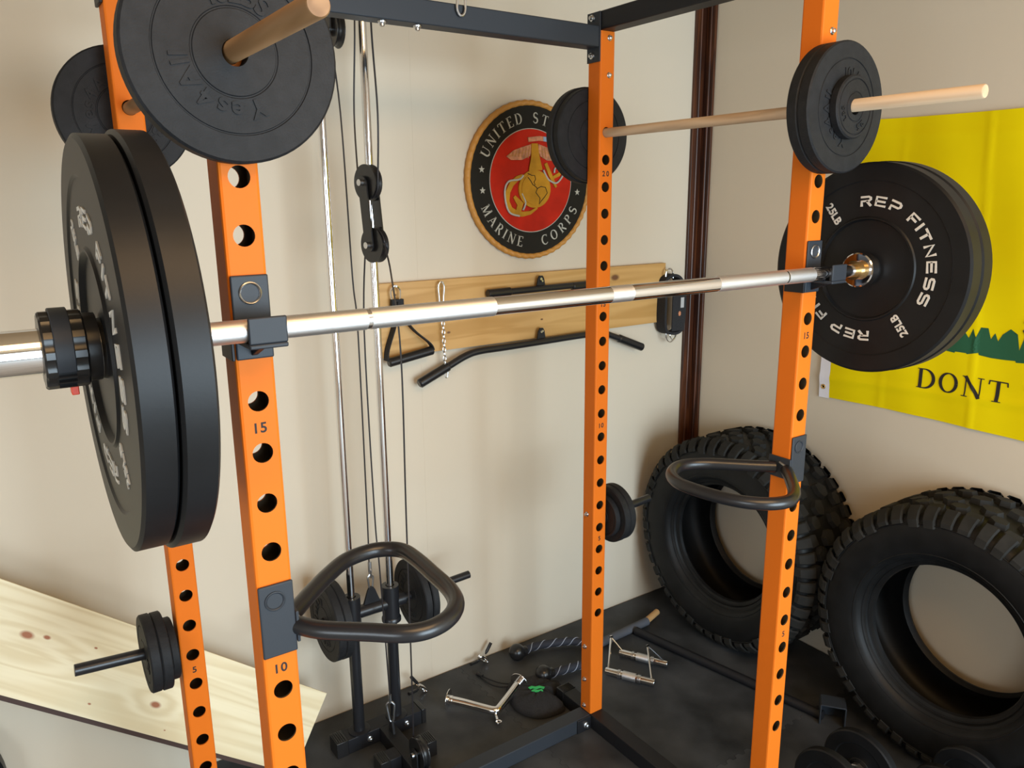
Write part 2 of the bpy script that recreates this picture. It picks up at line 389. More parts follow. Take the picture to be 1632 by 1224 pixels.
# dark stained corner boards with a bead in the middle of each
struct('trim_1', MB().box(WX - .064, WX - .0005, WY - .012, WY - .0005, 0, CZ - .001).tube([(WX - .040, WY - .013, 0), (WX - .040, WY - .013, CZ - .002)], .005, 8), 'trim', bevel=.002)
struct('trim_2', MB().box(WX - .012, WX - .0005, WY - .056, WY - .0125, 0, CZ - .001).tube([(WX - .013, WY - .036, 0), (WX - .013, WY - .036, CZ - .002)], .004, 8), 'trim', bevel=.002)
# faint drywall seam ridges in the back wall
struct('trim_3', MB().box(.8985, .9005, WY - .0004, WY + .001, 0, CZ - .001).box(-.323, -.321, WY - .0004, WY + .001, 0, CZ - .001), 'wall')

# interlocking rubber mats
def seam(a, b, fixed, ax, amp=.008, step=.04):
    pts = []; n = int(abs(b - a) / step); s = 1
    for i in range(n):
        t0 = a + (b - a) * i / n; t1 = a + (b - a) * (i + 1) / n; d = (t1 - t0)
        for f, o in ((.15, -1), (.3, 1), (.7, 1), (.85, -1)):
            o2 = amp * o * (1 if o > 0 else .4)
            pts.append((t0 + d * f, fixed + o2) if ax == 'x' else (fixed + o2, t0 + d * f))
    return pts
SX, SY = [-0.1, 1.0, 2.16], [1.195, .30, -.60, -1.5]
def mat_tile(name, x0, x1, y0, y1, label, sl, sr, sb, st):
    p = []
    g = .0012
    p += seam(x0, x1, y0, 'x') if sb else [(x0, y0), (x1, y0)]
    p += seam(y0, y1, x1, 'y') if sr else [(x1, y0), (x1, y1)]
    p += [(a, b) for a, b in (seam(x0, x1, y1, 'x')[::-1] if st else [(x1, y1), (x0, y1)])]
    p += [(a, b) for a, b in (seam(y0, y1, x0, 'y')[::-1] if sl else [(x0, y1), (x0, y0)])]
    cx, cy = (x0 + x1) / 2, (y0 + y1) / 2
    q = []
    for a, b in p:
        q.append((a, b))
    q = [v for i, v in enumerate(q) if (Vector(v) - Vector(q[i - 1])).length > 1e-5]
    if sum(q[i][0] * q[(i + 1) % len(q)][1] - q[(i + 1) % len(q)][0] * q[i][1] for i in range(len(q))) < 0: q.reverse()
    ins = []
    for i in range(len(q)):
        a_, b_, c_ = Vector(q[i - 1]), Vector(q[i]), Vector(q[(i + 1) % len(q)])
        d1, d2 = (b_ - a_).normalized(), (c_ - b_).normalized(); n1, n2 = Vector((-d1.y, d1.x)), Vector((-d2.y, d2.x)); nn = n1 + n2
        k_ = .0004 / max(.35, nn.length_squared / 2); ins.append(tuple(b_ + nn * k_))
    q = ins
    t = thing(name, label, 'floor mat', (cx, cy, -.012), 'interlocking rubber floor mats')
    v2 = q; f2 = [tuple(t_) for t_ in tessellate_polygon([[Vector((a, b, 0)) for a, b in q]])]
    f2 = [t_ if (q[t_[1]][0] - q[t_[0]][0]) * (q[t_[2]][1] - q[t_[0]][1]) - (q[t_[1]][1] - q[t_[0]][1]) * (q[t_[2]][0] - q[t_[0]][0]) > 0 else t_[::-1] for t_ in f2]
    mb = MB().sheet(v2, f2, -.0118, 0.0, lambda u, v, d: (u, v, d))
    obj('mat_sheet', mb, 'mat_', t, smooth=False)
mat_tile('rubber_mat', -.1, 1.0, .30, 1.195, 'black rubber floor mat against the back wall, under the cable tower', False, True, True, False)
mat_tile('rubber_mat', 1.0, 2.16, .30, 1.195, 'black rubber floor mat in the room corner, under the chrome handles and the far tyre', True, False, True, False)
mat_tile('rubber_mat', 1.0, 2.16, -.60, .30, 'black rubber floor mat with a jagged seam, under the dumbbells and the near tyre', True, False, True, True)
mat_tile('rubber_mat', -.1, 1.0, -.60, .30, 'black rubber floor mat inside the front half of the rack, below the barbell', False, True, True, True)

# ------------------------------------------------------------------ power rack
U = .05; W = 1.1763; D = .6608; HS = .0714; HZ = lambda k: .40 + (k - 1) * HS; HR = .0138
ZT = 2.0815
rack = thing('power_rack', 'orange and black steel power rack holding the barbell, four orange uprights with numbered holes', 'power rack', (0, 0, 0))
def upright(x, y, front_bolts, left_bolts):
    mb = MB(); c = .004; t = .003; N = 24
    # two side walls (solid strips), outer and inner skins
    zs = [.05, ZT]
    for (xo, xi) in ((x, x + t), (x + U, x + U - t)):
        mb.add([(xo, y + c, zs[0]), (xo, y + U - c, zs[0]), (xo, y + U - c, zs[1]), (xo, y + c, zs[1]),
                (xi, y + t, zs[0]), (xi, y + U - t, zs[0]), (xi, y + U - t, zs[1]), (xi, y + t, zs[1])],
               [(0, 1, 2, 3), (4, 5, 6, 7)])
    # chamfers
    for (xa, ya, xb, yb) in ((x, y + c, x + c, y), (x + U - c, y, x + U, y + c), (x + U, y + U - c, x + U - c, y + U), (x + c, y + U, x, y + U - c)):
        mx, my = (xa + xb) / 2, (ya + yb) / 2
        ccx, ccy = x + (c if xa < x + U / 2 else U - c), y + (c if ya < y + U / 2 else U - c)
        dx, dy = mx - ccx, my - ccy; l = math.hypot(dx, dy); mx, my = ccx + dx / l * c, ccy + dy / l * c
        mb.add([(xa, ya, zs[0]), (mx, my, zs[0]), (xb, yb, zs[0]), (xa, ya, zs[1]), (mx, my, zs[1]), (xb, yb, zs[1])], [(0, 1, 4, 3), (1, 2, 5, 4)])
    # perforated walls
    cz = [HZ(k) for k in range(1, 22)]; inside = set()
    for (yo, yi) in ((y, y + t), (y + U, y + U - t)):
        for yy, x0, x1 in ((yo, x + c, x + U - c), (yi, x + t, x + U - t)):
            mb.add([(x0, yy, zs[0]), (x1, yy, zs[0]), (x1, yy, cz[0] - HS / 2), (x0, yy, cz[0] - HS / 2)], [(0, 1, 2, 3)])
            mb.add([(x0, yy, cz[-1] + HS / 2), (x1, yy, cz[-1] + HS / 2), (x1, yy, zs[1]), (x0, yy, zs[1])], [(0, 1, 2, 3)])
            for z in cz:
                out = []; inn = []; hw = (x1 - x0) / 2; hh = HS / 2; xm = x + U / 2
                for i in range(N):
                    a = 2 * PI * i / N; ca, sa = math.cos(a), math.sin(a)
                    k = min(hw / abs(ca) if abs(ca) > 1e-9 else 9, hh / abs(sa) if abs(sa) > 1e-9 else 9)
                    out.append((xm + ca * k, yy, z + sa * k)); inn.append((xm + ca * HR, yy, z + sa * HR))
                cor = [(x1, yy, z + hh), (x0, yy, z + hh), (x0, yy, z - hh), (x1, yy, z - hh)]
                vs = out + inn + cor
                fs = [(i, (i + 1) % N, N + (i + 1) % N, N + i) for i in range(N)]
                for q, (cx_, _, cz_) in enumerate(cor):     # corner triangles
                    ang = math.atan2(cz_ - z, cx_ - xm) % (2 * PI); i = int(ang / (2 * PI / N))
                    fs.append((i, (i + 1) % N, 2 * N + q))
                mb.add(vs, fs)
        for z in cz:
            mb.add([(x + U / 2 + HR * math.cos(2 * PI * i / N), yv, z + HR * math.sin(2 * PI * i / N)) for yv in (yo, yi) for i in range(N)],
                   [(i, (i + 1) % N, N + (i + 1) % N, N + i) for i in range(N)])
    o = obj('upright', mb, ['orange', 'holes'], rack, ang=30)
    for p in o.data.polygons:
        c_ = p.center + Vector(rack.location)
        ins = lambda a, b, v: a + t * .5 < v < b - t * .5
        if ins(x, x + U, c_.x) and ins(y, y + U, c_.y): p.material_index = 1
    for k in (5, 10, 15, 20):
        lt = MB()
        line_text(lt, str(k), 'bold', .0195, lambda u, v, d: (x + U / 2 + u, y - d, HZ(k) - .0428 + v), 0, .0002, gap=.24)
        obj('hole_number', lt, 'ink', o, smooth=False)
    def bolt(c, ax, sgn):
        p = [(0, .0075), (.002, .0075), (.0035, .006), (.0035, .0045), (.0075, .0045), (.0085, .003)]
        prof = [(c[{'x': 0, 'y': 1}[ax]] + sgn * a, r) for a, r in p]
        oo = (0, c[1], c[2]) if ax == 'x' else (c[0], 0, c[2])
        obj('bolt', MB().lathe(prof, oo, ax, 14), 'steel', o, ang=40)
    for z in front_bolts: bolt((x + .030, y, z), 'y', -1)
    for z in left_bolts: bolt((x, y + .029, z), 'x', -1)
    return o
upright(0, 0, (1.973, 2.065), ()); upright(W, 0, (1.973, 2.065), ())
upright(0, D, (1.970, 2.065), ()); upright(W, D, (1.973, 2.065), (.7244, .277, .161, .067))
def beam(name, a, bv=.003, m='black'): return obj(name, MB().box(*a), m, rack, bevel=bv)
def boltx(parent, c, ax, sgn, s=1.0):
    p = [(0, .009), (.003, .0085), (.0045, .006), (.0045, .005), (.009, .005), (.0105, .003)]
    i = 'xyz'.index(ax); prof = [(c[i] + sgn * a * s, r * s) for a, r in p]; oo = list(c); oo[i] = 0
    if ax == 'x': mb = MB().lathe(prof, oo, 'x', 14)
    elif ax == 'y': mb = MB().lathe(prof, oo, 'y', 14)
    else: mb = MB().lathe(prof, oo, 'z', 14)
    return obj('bolt', mb, 'steel', parent, ang=40)
for x in (0, W):
    s = beam('side_top_beam', (x, x + U, 0, D + U, ZT + .0005, ZT + .0475))
    bb = beam('side_base_beam', (x, x + U, -.25, .80, 0.0005, .0495))
    cap = MB().box(x - .002, x + U + .002, .80, .835, 0.0005, .051)
    for q in range(6): cap.box(x + .002, x + U - .002, .803 + q * .005, .8052 + q * .005, .051, .0535)
    obj('end_cap', cap, 'plastic', bb, bevel=.002)
rb = beam('rear_top_beam', (U + .004, W - .004, D, D + U, 2.040, 2.0925), m='slate')
for bx in (.560, .6475): boltx(rb, (bx, D + .02, 2.0395), 'z', -1, 1.1)
pl1 = obj('end_plate', MB().box(W - .004, W - .0002, D - .001, D + U + .001, 2.005, 2.128), 'slate', rb, bevel=.0015)
boltx(rb, (W - .004, D + .030, 2.1145), 'x', -1); boltx(rb, (W - .004, D + .030, 2.022), 'x', -1)
obj('end_plate', MB().box(U + .0002, U + .004, D - .001, D + U + .001, 2.005, 2.128), 'slate', rb, bevel=.0015)
obj('end_plate', MB().box(-.006, -.0002, D - .001, D + U + .001, 2.006, 2.128), 'black', rb, bevel=.0015)
rbb = beam('rear_base_beam', (U + .0005, W - .0005, D, D + U, .0005, .0495), m='slate')
obj('corner_plate', MB().box(W - .055, W - .0005, D - .0045, D - .0005, .002, .048), 'black', rbb, bevel=.001)
boltx(rbb, (W - .022, D - .0045, .024), 'y', -1, 1.25)
boltx(rbb, (W - .02, D + U, .03), 'y', 1, 1.1)
def horn(x0, x1, z0, z1):
    mb = MB().tube([(x0, D + .025, z0), (x1, D + .025, z1)], .0125, 20)
    o = obj('storage_horn', mb, 'satin', rack, bevel=.001)
    sg = -1 if x1 < x0 else 1
    obj('flange', MB().lathe([(x0 + .0002 * sg, .023), (x0 + .004 * sg, .023)], (0, D + .025, z0), 'x', 20), 'black', o, bevel=.001)
horn(-.0002, -.199, .704, .719); horn(W + U + .0002, 1.43, .704, .719)

# J-hooks
def jhook(x, label):
    t = thing('j_hook', label, 'bar hook', (x + .025, -.002, 1.456), 'bar hooks on the front uprights')
    p = .0245
    obj('back_plate', MB().box(x + .0015, x + .0495, -.0045, -.0004, 1.457, 1.565), 'slate', t, bevel=.003, segs=3)
    obj('peg_head', MB().lathe([(-.0046, .0140), (-.0062, .0145), (-.0070, .0132), (-.0062, .0118), (-.0050, .0112), (-.0046, .0112)], (x + .025, 0, HZ(17)), 'y', 28, closed=True), 'steel', t)
    obj('peg', MB().lathe([(-.003, .0125), (.06, .0125)], (x + .025, 0, HZ(17)), 'y', 20), 'black', t)
    cup = MB().box(x + .0015, x + .0495, -.066, -.0045, 1.4800, 1.4860).box(x + .0015, x + .0495, -.066, -.0615, 1.486, 1.5190)
    obj('cup', cup, 'slate', t, bevel=.0018, segs=2)
    obj('gusset', MB().prism([(-.0046, 1.4798), (-.050, 1.4798), (-.0046, 1.462)], x + .020, x + .028, lambda u, v, d: (d, u, v)), 'black', t, bevel=.001)
    obj('side_flange', MB().box(x - .0045, x - .0004, -.0045, U - .006, 1.457, 1.492), 'black', t, bevel=.001)
    obj('liner', MB().box(x + .003, x + .048, -.0612, -.058, 1.487, 1.512), 'plastic', t)
jhook(0, 'slate steel bar hook under the bar beside the near bumper plates')
jhook(W, 'slate steel bar hook on the far front upright, next to the far bumper plates')

# dip handles (rounded triangle loops)
def dip(x, side, label):
    t = thing('dip_handle', label, 'dip handle', (x + .025, -.002, 1.03), 'dip handles on the front uprights')
    obj('mount_plate', MB().box(x + .0005, x + .0497, -.0045, -.0004, 1.028, 1.138), 'slate', t, bevel=.003, segs=3)
    obj('peg_head', MB().lathe([(-.0046, .0140), (-.0060, .0145), (-.0066, .0132), (-.0058, .0118), (-.0048, .0112), (-.0046, .0112)], (x + .0225, 0, HZ(11) - .0005), 'y', 28, closed=True), 'slate', t)
    obj('peg', MB().lathe([(-.003, .0125), (.06, .0125)], (x + .025, 0, HZ(11)), 'y', 20), 'black', t)
    s = side; x0 = x + U if s > 0 else x
    f = lambda dx: x0 + s * dx
    fl = sorted((f(.0004), f(.0048)))
    obj('side_flange', MB().box(fl[0], fl[1], -.0045, U + .002, 1.040, 1.088), 'slate', t, bevel=.001)
    if side > 0: P = [(.004, .004), (.028, -.030), (.080, -.074), (.118, -.106), (.152, -.117), (.190, -.107), (.220, -.078), (.235, -.034), (.240, .030), (.243, .090), (.240, .133), (.222, .156), (.190, .167), (.144, .158), (.101, .127), (.057, .087), (.020, .050), (.004, .034)]
    else: P = [(.004, .004), (.051, -.042), (.106, -.090), (.150, -.112), (.192, -.103), (.226, -.070), (.247, -.022), (.257, .034), (.256, .088), (.232, .132), (.190, .160), (.150, .160), (.110, .138), (.075, .104), (.038, .066), (.004, .034)]
    pts = catmull([(f(a), b, 1.062) for a, b in P], 8)
    obj('loop_tube', MB().tube(pts, .0132, 22), 'satin', t)
    obj('weld_bead', MB().tube([(f(.004), .012, 1.050), (f(.007), .000, 1.058), (f(.007), .004, 1.072), (f(.006), .022, 1.077)], .0028, 8), 'steel', t)
dip(0, 1, 'black steel dip handle loop bulging right from the near front upright')
dip(W, -1, 'black steel dip handle loop on the far front upright, in front of the tyre')

# ------------------------------------------------------------------ dowels
def dowel(x, y0, y1, m, label):
    o = obj('wooden_dowel', MB().tube([(x, y0, HZ(21) - .0012), (x, y0 + .002, HZ(21) - .0012), (x, y1, HZ(21) - .0012)], [.0108, .0122, .0122], 24), m)
    tag(o, label, 'wooden rod', 'wooden dowels through the rack')
dowel(.025, -.289, .742, 'dowel', 'brown oak dowel through the top holes of the near uprights')
dowel(W + .025, -.309, .762, 'dowel2', 'pale wooden dowel through the top holes of the far uprights, beside the yellow flag')

# ------------------------------------------------------------------ plates
PF = lambda u, v, d: (-d, -u, v)             # plate plane: seen from -x, depth towards the viewer
def iron_plate(name, R, t, hub, hole, texts, label, loc, axis, group, ring=None, rot=0.0, m='iron'):
    o = thing(name, label, 'weight plate', loc, group)
    ring = ring or R * .72
    pr = [(t / 2 - .002, R), (t / 2, R - .002), (t / 2, R * .8), (t / 2 - .003, R * .78), (t / 2 - .003, hub + .004), (t / 2, hub), (t / 2, hole),
          (-t / 2, hole), (-t / 2, hub - .001), (-t / 2 + .0016, hub), (-t / 2 + .0016, hub + .0015), (-t / 2 + .0004, hub + .0025),
          (-t / 2 + .0004, ring), (-t / 2 + .0018, ring + .0008), (-t / 2 + .0018, ring + .0022), (-t / 2, ring + .003),
          (-t / 2, R - .003), (-t / 2 + .003, R)]
    obj('disc', MB().lathe(pr, (0, 0, 0), 'x', 72, closed=True), m, o, ang=25, local=True)
    if texts:
        for (s, a, size, rad, sp) in texts:
            mb = MB(); arc_text(mb, s, 'bold', size * 1.4, rad, a, PF, t / 2 - .0006, t / 2 + .0014, span=sp, gap=.12, xs=1.05)
            obj('raised_lettering', mb, m, o, smooth=False, local=True)
    o.rotation_euler = (rot, 0, 0) if axis == 'x' else (0, 0, PI / 2)
    if axis == 'x+': o.rotation_euler = (rot, 0, PI)
    if axis == 'y' and rot: o.rotation_euler = Matrix.Rotation(PI / 2, 3, 'Z').to_4x4().__matmul__(Matrix.Rotation(rot, 4, 'X')).to_euler()
    return o
ZD = HZ(21) - .004
T10 = [('Yes4All', 208, .021, .069, 118), ('10LBS', 8, .021, .069, 62)]
iron_plate('weight_plate', .1245, .026, .0485, .0152, T10, 'large black iron weight plate on the near dowel with raised letters, nearest the camera', (.025, -.0145, ZD), 'y', 'black iron plates on the near dowel')
iron_plate('weight_plate', .1225, .026, .0485, .0152, [('Yes4All', 290, .021, .069, 118), ('10LBS', 110, .021, .069, 62)], 'black iron weight plate on the near dowel behind the rear upright', (.025, D + U + .0142, ZD), 'y', 'black iron plates on the near dowel')
gR = 'black iron plates on the far dowel'
iron_plate('weight_plate', .1245, .024, .0485, .0152, [], 'black iron plate on the far dowel pressed against the front upright, behind its twin', (W + .025, -.0135, ZD), 'y', gR)
iron_plate('weight_plate', .1245, .024, .0485, .0152, [('Yes4All', 235, .021, .069, 118), ('10LBS', 18, .021, .069, 60)], 'black iron plate on the far dowel in front of its twin, under a small plate', (W + .025, -.0385, ZD), 'y', gR)
iron_plate('weight_plate', .060, .018, .0265, .0152, [('2.5', 150, .012, .042, 30), ('LBS', 250, .010, .042, 40)], 'small black iron plate on the far dowel, outermost of the stack', (W + .025, -.0600, ZD), 'y', gR, ring=.050)
gB = 'black iron plates behind the far rear upright'
iron_plate('weight_plate', .1245, .024, .0485, .0152, [], 'black iron plate behind the far rear upright, overlapping the round seal', (W + .025, D + U + .0135, ZD), 'y', gB)
iron_plate('weight_plate', .1285, .024, .0485, .0152, [], 'black iron plate behind the far rear upright, nearest the back wall', (W + .025, D + U + .0385, ZD), 'y', gB)

# bumper plates
BY, BZ = -.045, 1.5011
def bumper(R, t, label, x, rot, group, texts=True):
    o = thing('bumper_plate', label, 'bumper plate', (x, BY, BZ), group)
    h = t / 2
    pr = [(-h, R - .005), (-h + .003, R), (h - .003, R), (h, R - .005), (h, .185), (h - .003, .182), (h - .003, .112), (h, .108), (h - .006, .104), (h - .006, .034), (h - .002, .033), (h - .002, .0256),
          (-h + .002, .0256), (-h + .002, .033), (-h + .006, .034), (-h + .006, .103), (-h - .0005, .1065), (-h - .0005, .1095), (-h + .0025, .112), (-h + .0025, .184), (-h, .187)]
    obj('rubber_disc', MB().lathe(pr, (0, 0, 0), 'x', 112, closed=True), 'rubber', o, ang=22, local=True)
    obj('steel_hub', MB().lathe([(-h + .0015, .0330), (-h + .0015, .0254), (h - .0015, .0254), (h - .0015, .0330)], (0, 0, 0), 'x', 48, closed=True), 'steel', o, local=True)
    if texts:
        mb = MB()
        for a in (0, 180):
            mb = MB(); arc_text(mb, 'REP FITNESS', 'tech', .0215, .1435, 53.5 + a, PF, h - .003, h - .0010, span=127, gap=.22, xs=1.22)
            obj('white_lettering', mb, 'white', o, smooth=False, local=True); mb = MB()
            th = math.radians(-36 + a + (0 if a == 0 else -2)); rm = .143
            # radial figures: read from the rim towards the hub
            dx, dy = -math.sin(th), -math.cos(th)          # reading direction (inwards)
            ang = math.atan2(dy, dx); px, py = -dy, dx     # local up direction
            line_text(mb, '25LB', 'bold', .0235, PF, h - .003, h - .0010, gap=.07, ox=rm * math.sin(th) - px * .0085, oy=rm * math.cos(th) - py * .0085, rot=ang)
            obj('weight_mark', mb, 'white', o, smooth=False, local=True)
    o.rotation_euler = (math.radians(rot), 0, 0)
    if x < 0: o.location.z -= .003
    return o
gL = 'rubber bumper plates on the near bar end'; gF = 'rubber bumper plates on the far bar end'
bumper(.2285, .0340, 'black rubber bumper plate with white letters on the near bar end, beside the clamp', -.1430, 0, gL)
bumper(.2335, .0345, 'black rubber bumper plate on the near bar end, innermost, next to the orange upright', -.1070, 40, gL, False)
bumper(.2235, .038, 'black rubber bumper plate with white letters facing the rack on the far bar end', 1.341, 0, gF)
bumper(.2255, .038, 'rubber bumper plate on the far bar end behind the lettered one, only its rim showing', 1.3795, 80, gF, False)

# ------------------------------------------------------------------ barbell
bar = thing('barbell', 'long chrome barbell resting in the bar hooks across the rack', 'barbell', (.6, BY, BZ))
ax = lambda x0, x1, r, n=32: MB().lathe([(x0, r), (x1, r)], (0, BY, BZ), 'x', n)
obj('shaft', ax(-.062, 1.298, .01385), 'chrome', bar)
for a, b in ((-.06, .1615), (.1675, .365), (.853, 1.046), (1.052, 1.135)):
    obj('knurling', ax(a, b, .0144), 'knurl', bar)
obj('knurling', ax(.593, .640, .01405), 'knurl', bar)
obj('sleeve', MB().lathe([(-.0865, .0246), (-.52, .0246), (-.5225, .022)], (0, BY, BZ), 'x', 40), 'chrome', bar)
obj('sleeve', MB().lathe([(1.3195, .0246), (1.70, .0246), (1.7025, .022)], (0, BY, BZ), 'x', 40), 'chrome', bar)
for x0, x1 in ((-.0865, -.058), (1.294, 1.3195)):
    obj('sleeve_collar', MB().lathe([(x0, .034), (x0 + .002, .0365), (x1 - .002, .0365), (x1, .034), (x1, .02)], (0, BY, BZ), 'x', 44), 'chrome', bar, ang=30)
for x0, x1 in ((-.058, -.046), (1.280, 1.294)):
    obj('bushing', MB().lathe([(x0, .0205), (x1, .0195)], (0, BY, BZ), 'x', 32), 'brass', bar)

cl = thing('barbell_clamp', 'black plastic barbell clamp with an orange release tab on the near sleeve', 'clamp', (-.187, BY, BZ))
mb = MB(); n = 40; vs = []; rows = ((-.2135, .040), (-.2125, .0425), (-.1875, .0425))
def lobed(x0, x1, R, amp, k, r0=.0251):
    n = 72; vs = []; 
    for x, s in ((x0, .96), (x0 + .002, 1), (x1 - .002, 1), (x1, .96)):
        for i in range(n):
            a = 2 * PI * i / n; r = R * s + amp * (1 if math.cos(k * a) > .2 else 0)
            vs.append((x, BY + r * math.cos(a), BZ + r * math.sin(a)))
    for x in (x1, x0):
        for i in range(n):
            a = 2 * PI * i / n; vs.append((x, BY + r0 * math.cos(a), BZ + r0 * math.sin(a)))
    fs = [(r * n + i, r * n + (i + 1) % n, ((r + 1) % 6) * n + (i + 1) % n, ((r + 1) % 6) * n + i) for r in range(6) for i in range(n)]
    return MB().add(vs, fs)
obj('clamp_body', lobed(-.2135, -.1715, .0400, .0022, 12), 'plastic', cl, ang=30)
obj('face_ring', MB().lathe([(-.1715, .0252), (-.1715, .0375), (-.1590, .0375), (-.1590, .0252)], (0, BY, BZ), 'x', 48, closed=True), 'plastic', cl, ang=30)
lv = MB()
for i in range(17):
    pass
vs = []; fs = []; K = 20
for i in range(K + 1):
    a = math.radians(70 + 135 * i / K)                   # around the camera side of the clamp
    for x, r in ((-.2030, .0415), (-.2030, .0455), (-.1850, .0455), (-.1850, .0415)):
        vs.append((x, BY + r * math.cos(a), BZ + r * math.sin(a)))
for i in range(K):
    for j in range(4): fs.append((4 * i + j, 4 * i + (j + 1) % 4, 4 * i + 4 + (j + 1) % 4, 4 * i + 4 + j))
fs += [(0, 1, 2, 3), (4 * K, 4 * K + 3, 4 * K + 2, 4 * K + 1)]
obj('lever', MB().add(vs, fs), 'slate', cl, bevel=.001)
g = MB()
for q in (212, 222, 233):
    a = math.radians(q); g.obox((-.194, BY + .044 * math.cos(a), BZ + .044 * math.sin(a)), (.0085, 0, 0), (0, .0012 * math.sin(a) * -1, .0012 * math.cos(a)), (0, .002 * math.cos(a), .002 * math.sin(a)))
obj('grip_ridge', g, 'plastic', cl)
obj('release_tab', MB().box(-.1905, -.1830, BY - .008, BY + .006, BZ - .0505, BZ - .0405), 'red', cl, bevel=.001)

# ------------------------------------------------------------------ plates on the lower storage horns
hz = lambda x: .704 + .015 * (-x) / .199
gh = 'small black plates on the near storage horn'
HY = D + .025
iron_plate('weight_plate', .0675, .017, .025, .0138, [], 'smallest black plate on the near storage horn, touching the orange upright', (-.0155, HY, hz(-.01)), 'x', gh, ring=.055)
iron_plate('weight_plate', .084, .021, .030, .0138, [], 'black plate on the near storage horn, middle of three', (-.0350, HY, hz(-.03)), 'x', gh, ring=.060)
iron_plate('weight_plate', .084, .021, .030, .0138, [('5LB', 100, .018, .048, 40)], 'black plate on the near storage horn, outermost of three', (-.0565, HY, hz(-.05)), 'x', gh, ring=.060)
gh = 'small black plates on the far storage horn'
iron_plate('weight_plate', .066, .017, .025, .0138, [], 'smallest black plate on the far storage horn, next to the rear upright', (W + U + .0155, HY, .7055), 'x', gh, ring=.055)
iron_plate('weight_plate', .088, .021, .030, .0138, [], 'black plate on the far storage horn, middle of three, in front of the back wall', (W + U + .0350, HY, .707), 'x', gh, ring=.060)
iron_plate('weight_plate', .088, .021, .030, .0138, [], 'black plate on the far storage horn, outermost, before the tyre', (W + U + .0570, HY, .709), 'x', gh, ring=.060)

# ------------------------------------------------------------------ cable tower
RY = 1.02; X1, X2 = .5415, .6685
tw = thing('cable_tower', 'black plate-loaded cable tower with two chrome guide rods behind the rack', 'cable machine', (.605, RY, 0))
foot = obj('rear_foot', MB().box(.492, .745, .992, 1.048, .0005, .0495), 'black', tw, bevel=.002)
for a, b in ((.455, .492), (.745, .760)):
    c = MB().box(a, b, .990, 1.050, .0005, .0515)
    for q in range(5):
        if a < .5: c.box(a + .003 + q * .0065, a + .0055 + q * .0065, .994, 1.046, .0515, .054)
    obj('end_cap', c, 'plastic', foot, bevel=.0015)
cb = obj('centre_beam', MB().box(.5965, .6445, D + U + .0005, .9915, .0005, .0495), 'black', tw, bevel=.002)
f2 = [obj('cross_foot', MB().box(a_, b_, .838, .888, .0005, .0495), 'black', tw, bevel=.002) for a_, b_ in ((.530, .5962), (.6448, .712))]
for f3_, a in zip(f2, (.528, .682)):
    c = MB(); c.box(a, a + .032, .836, .890, .0003, .0512)
    for q in range(5): c.box(a + .003 + q * .006, a + .0055 + q * .006, .839, .887, .0512, .0535)
    obj('end_cap', c, 'plastic', f3_, bevel=.001)
for x in (X1, X2):
    obj('base_ring', MB().lathe([(.0495, .034), (.0525, .034), (.054, .031)], (x, RY, 0), 'z', 28), 'black', foot)
    obj('lower_post', MB().lathe([(.05, .0175), (.384, .0175)], (x, RY, 0), 'z', 28), 'satin', tw)
    obj('guide_rod', MB().lathe([(.384, .0112), (2.30, .0112)], (x, RY, 0), 'z', 24), 'chrome', tw)
    boltx(foot, (x + .022, .992, .026), 'y', -1, 1.1)
car = MB()
for x in (X1, X2):
    car.lathe([(.400, .0135), (.400, .0265), (.5045, .0265), (.5045, .0135)], (x, RY, 0), 'z', 32, closed=True)
    car.lathe([(.386, .0185), (.386, .030), (.396, .030), (.400, .027), (.400, .0185)], (x, RY, 0), 'z', 32, closed=True)
car.tube([(X1 - .045, RY, .447), (X2 + .045, RY, .447)], .0195, 24)
cr = obj('carriage', car, 'satin', tw, ang=40)
obj('loading_horn', MB().tube([(X2 + .044, RY, .447), (.952, RY, .456)], .0125, 20), 'satin', cr)
obj('loading_horn', MB().tube([(X1 - .044, RY, .447), (.30, RY, .456)], .0125, 20), 'satin', cr)
obj('lift_tab', MB().prism([(.578, .463), (.634, .463), (.618, .508), (.612, .518), (.600, .518), (.594, .508)], RY - .004, RY + .004, lambda u, v, d: (u, d, v)), 'black', cr, bevel=.001)
def snap(mb, top, bot, w_, r=.0028, axis=(1, 0, 0)):
    top, bot, A = Vector(top), Vector(bot), Vector(axis); d = bot - top; L_ = d.length
    pts = [top + d * t + A * (w_ * s) for t, s in ((0, 0), (.06, .6), (.2, 1), (.6, .75), (.92, .5), (1, 0), (.92, -.5), (.6, -.75), (.2, -1), (.06, -.6))]
    mb.tube(catmull(pts, 5, True), r, 8, closed=True)
s_ = MB(); snap(s_, (.606, RY, .558), (.606, RY, .506), .0085); s_.tube([(.606, RY, .566), (.606, RY, .60)], .0055, 10)
snap(s_, (.606, RY, .580), (.606, RY, .548), .007, .0024, (0, 1, 0)); obj('carabiner', s_, 'steel', cr)
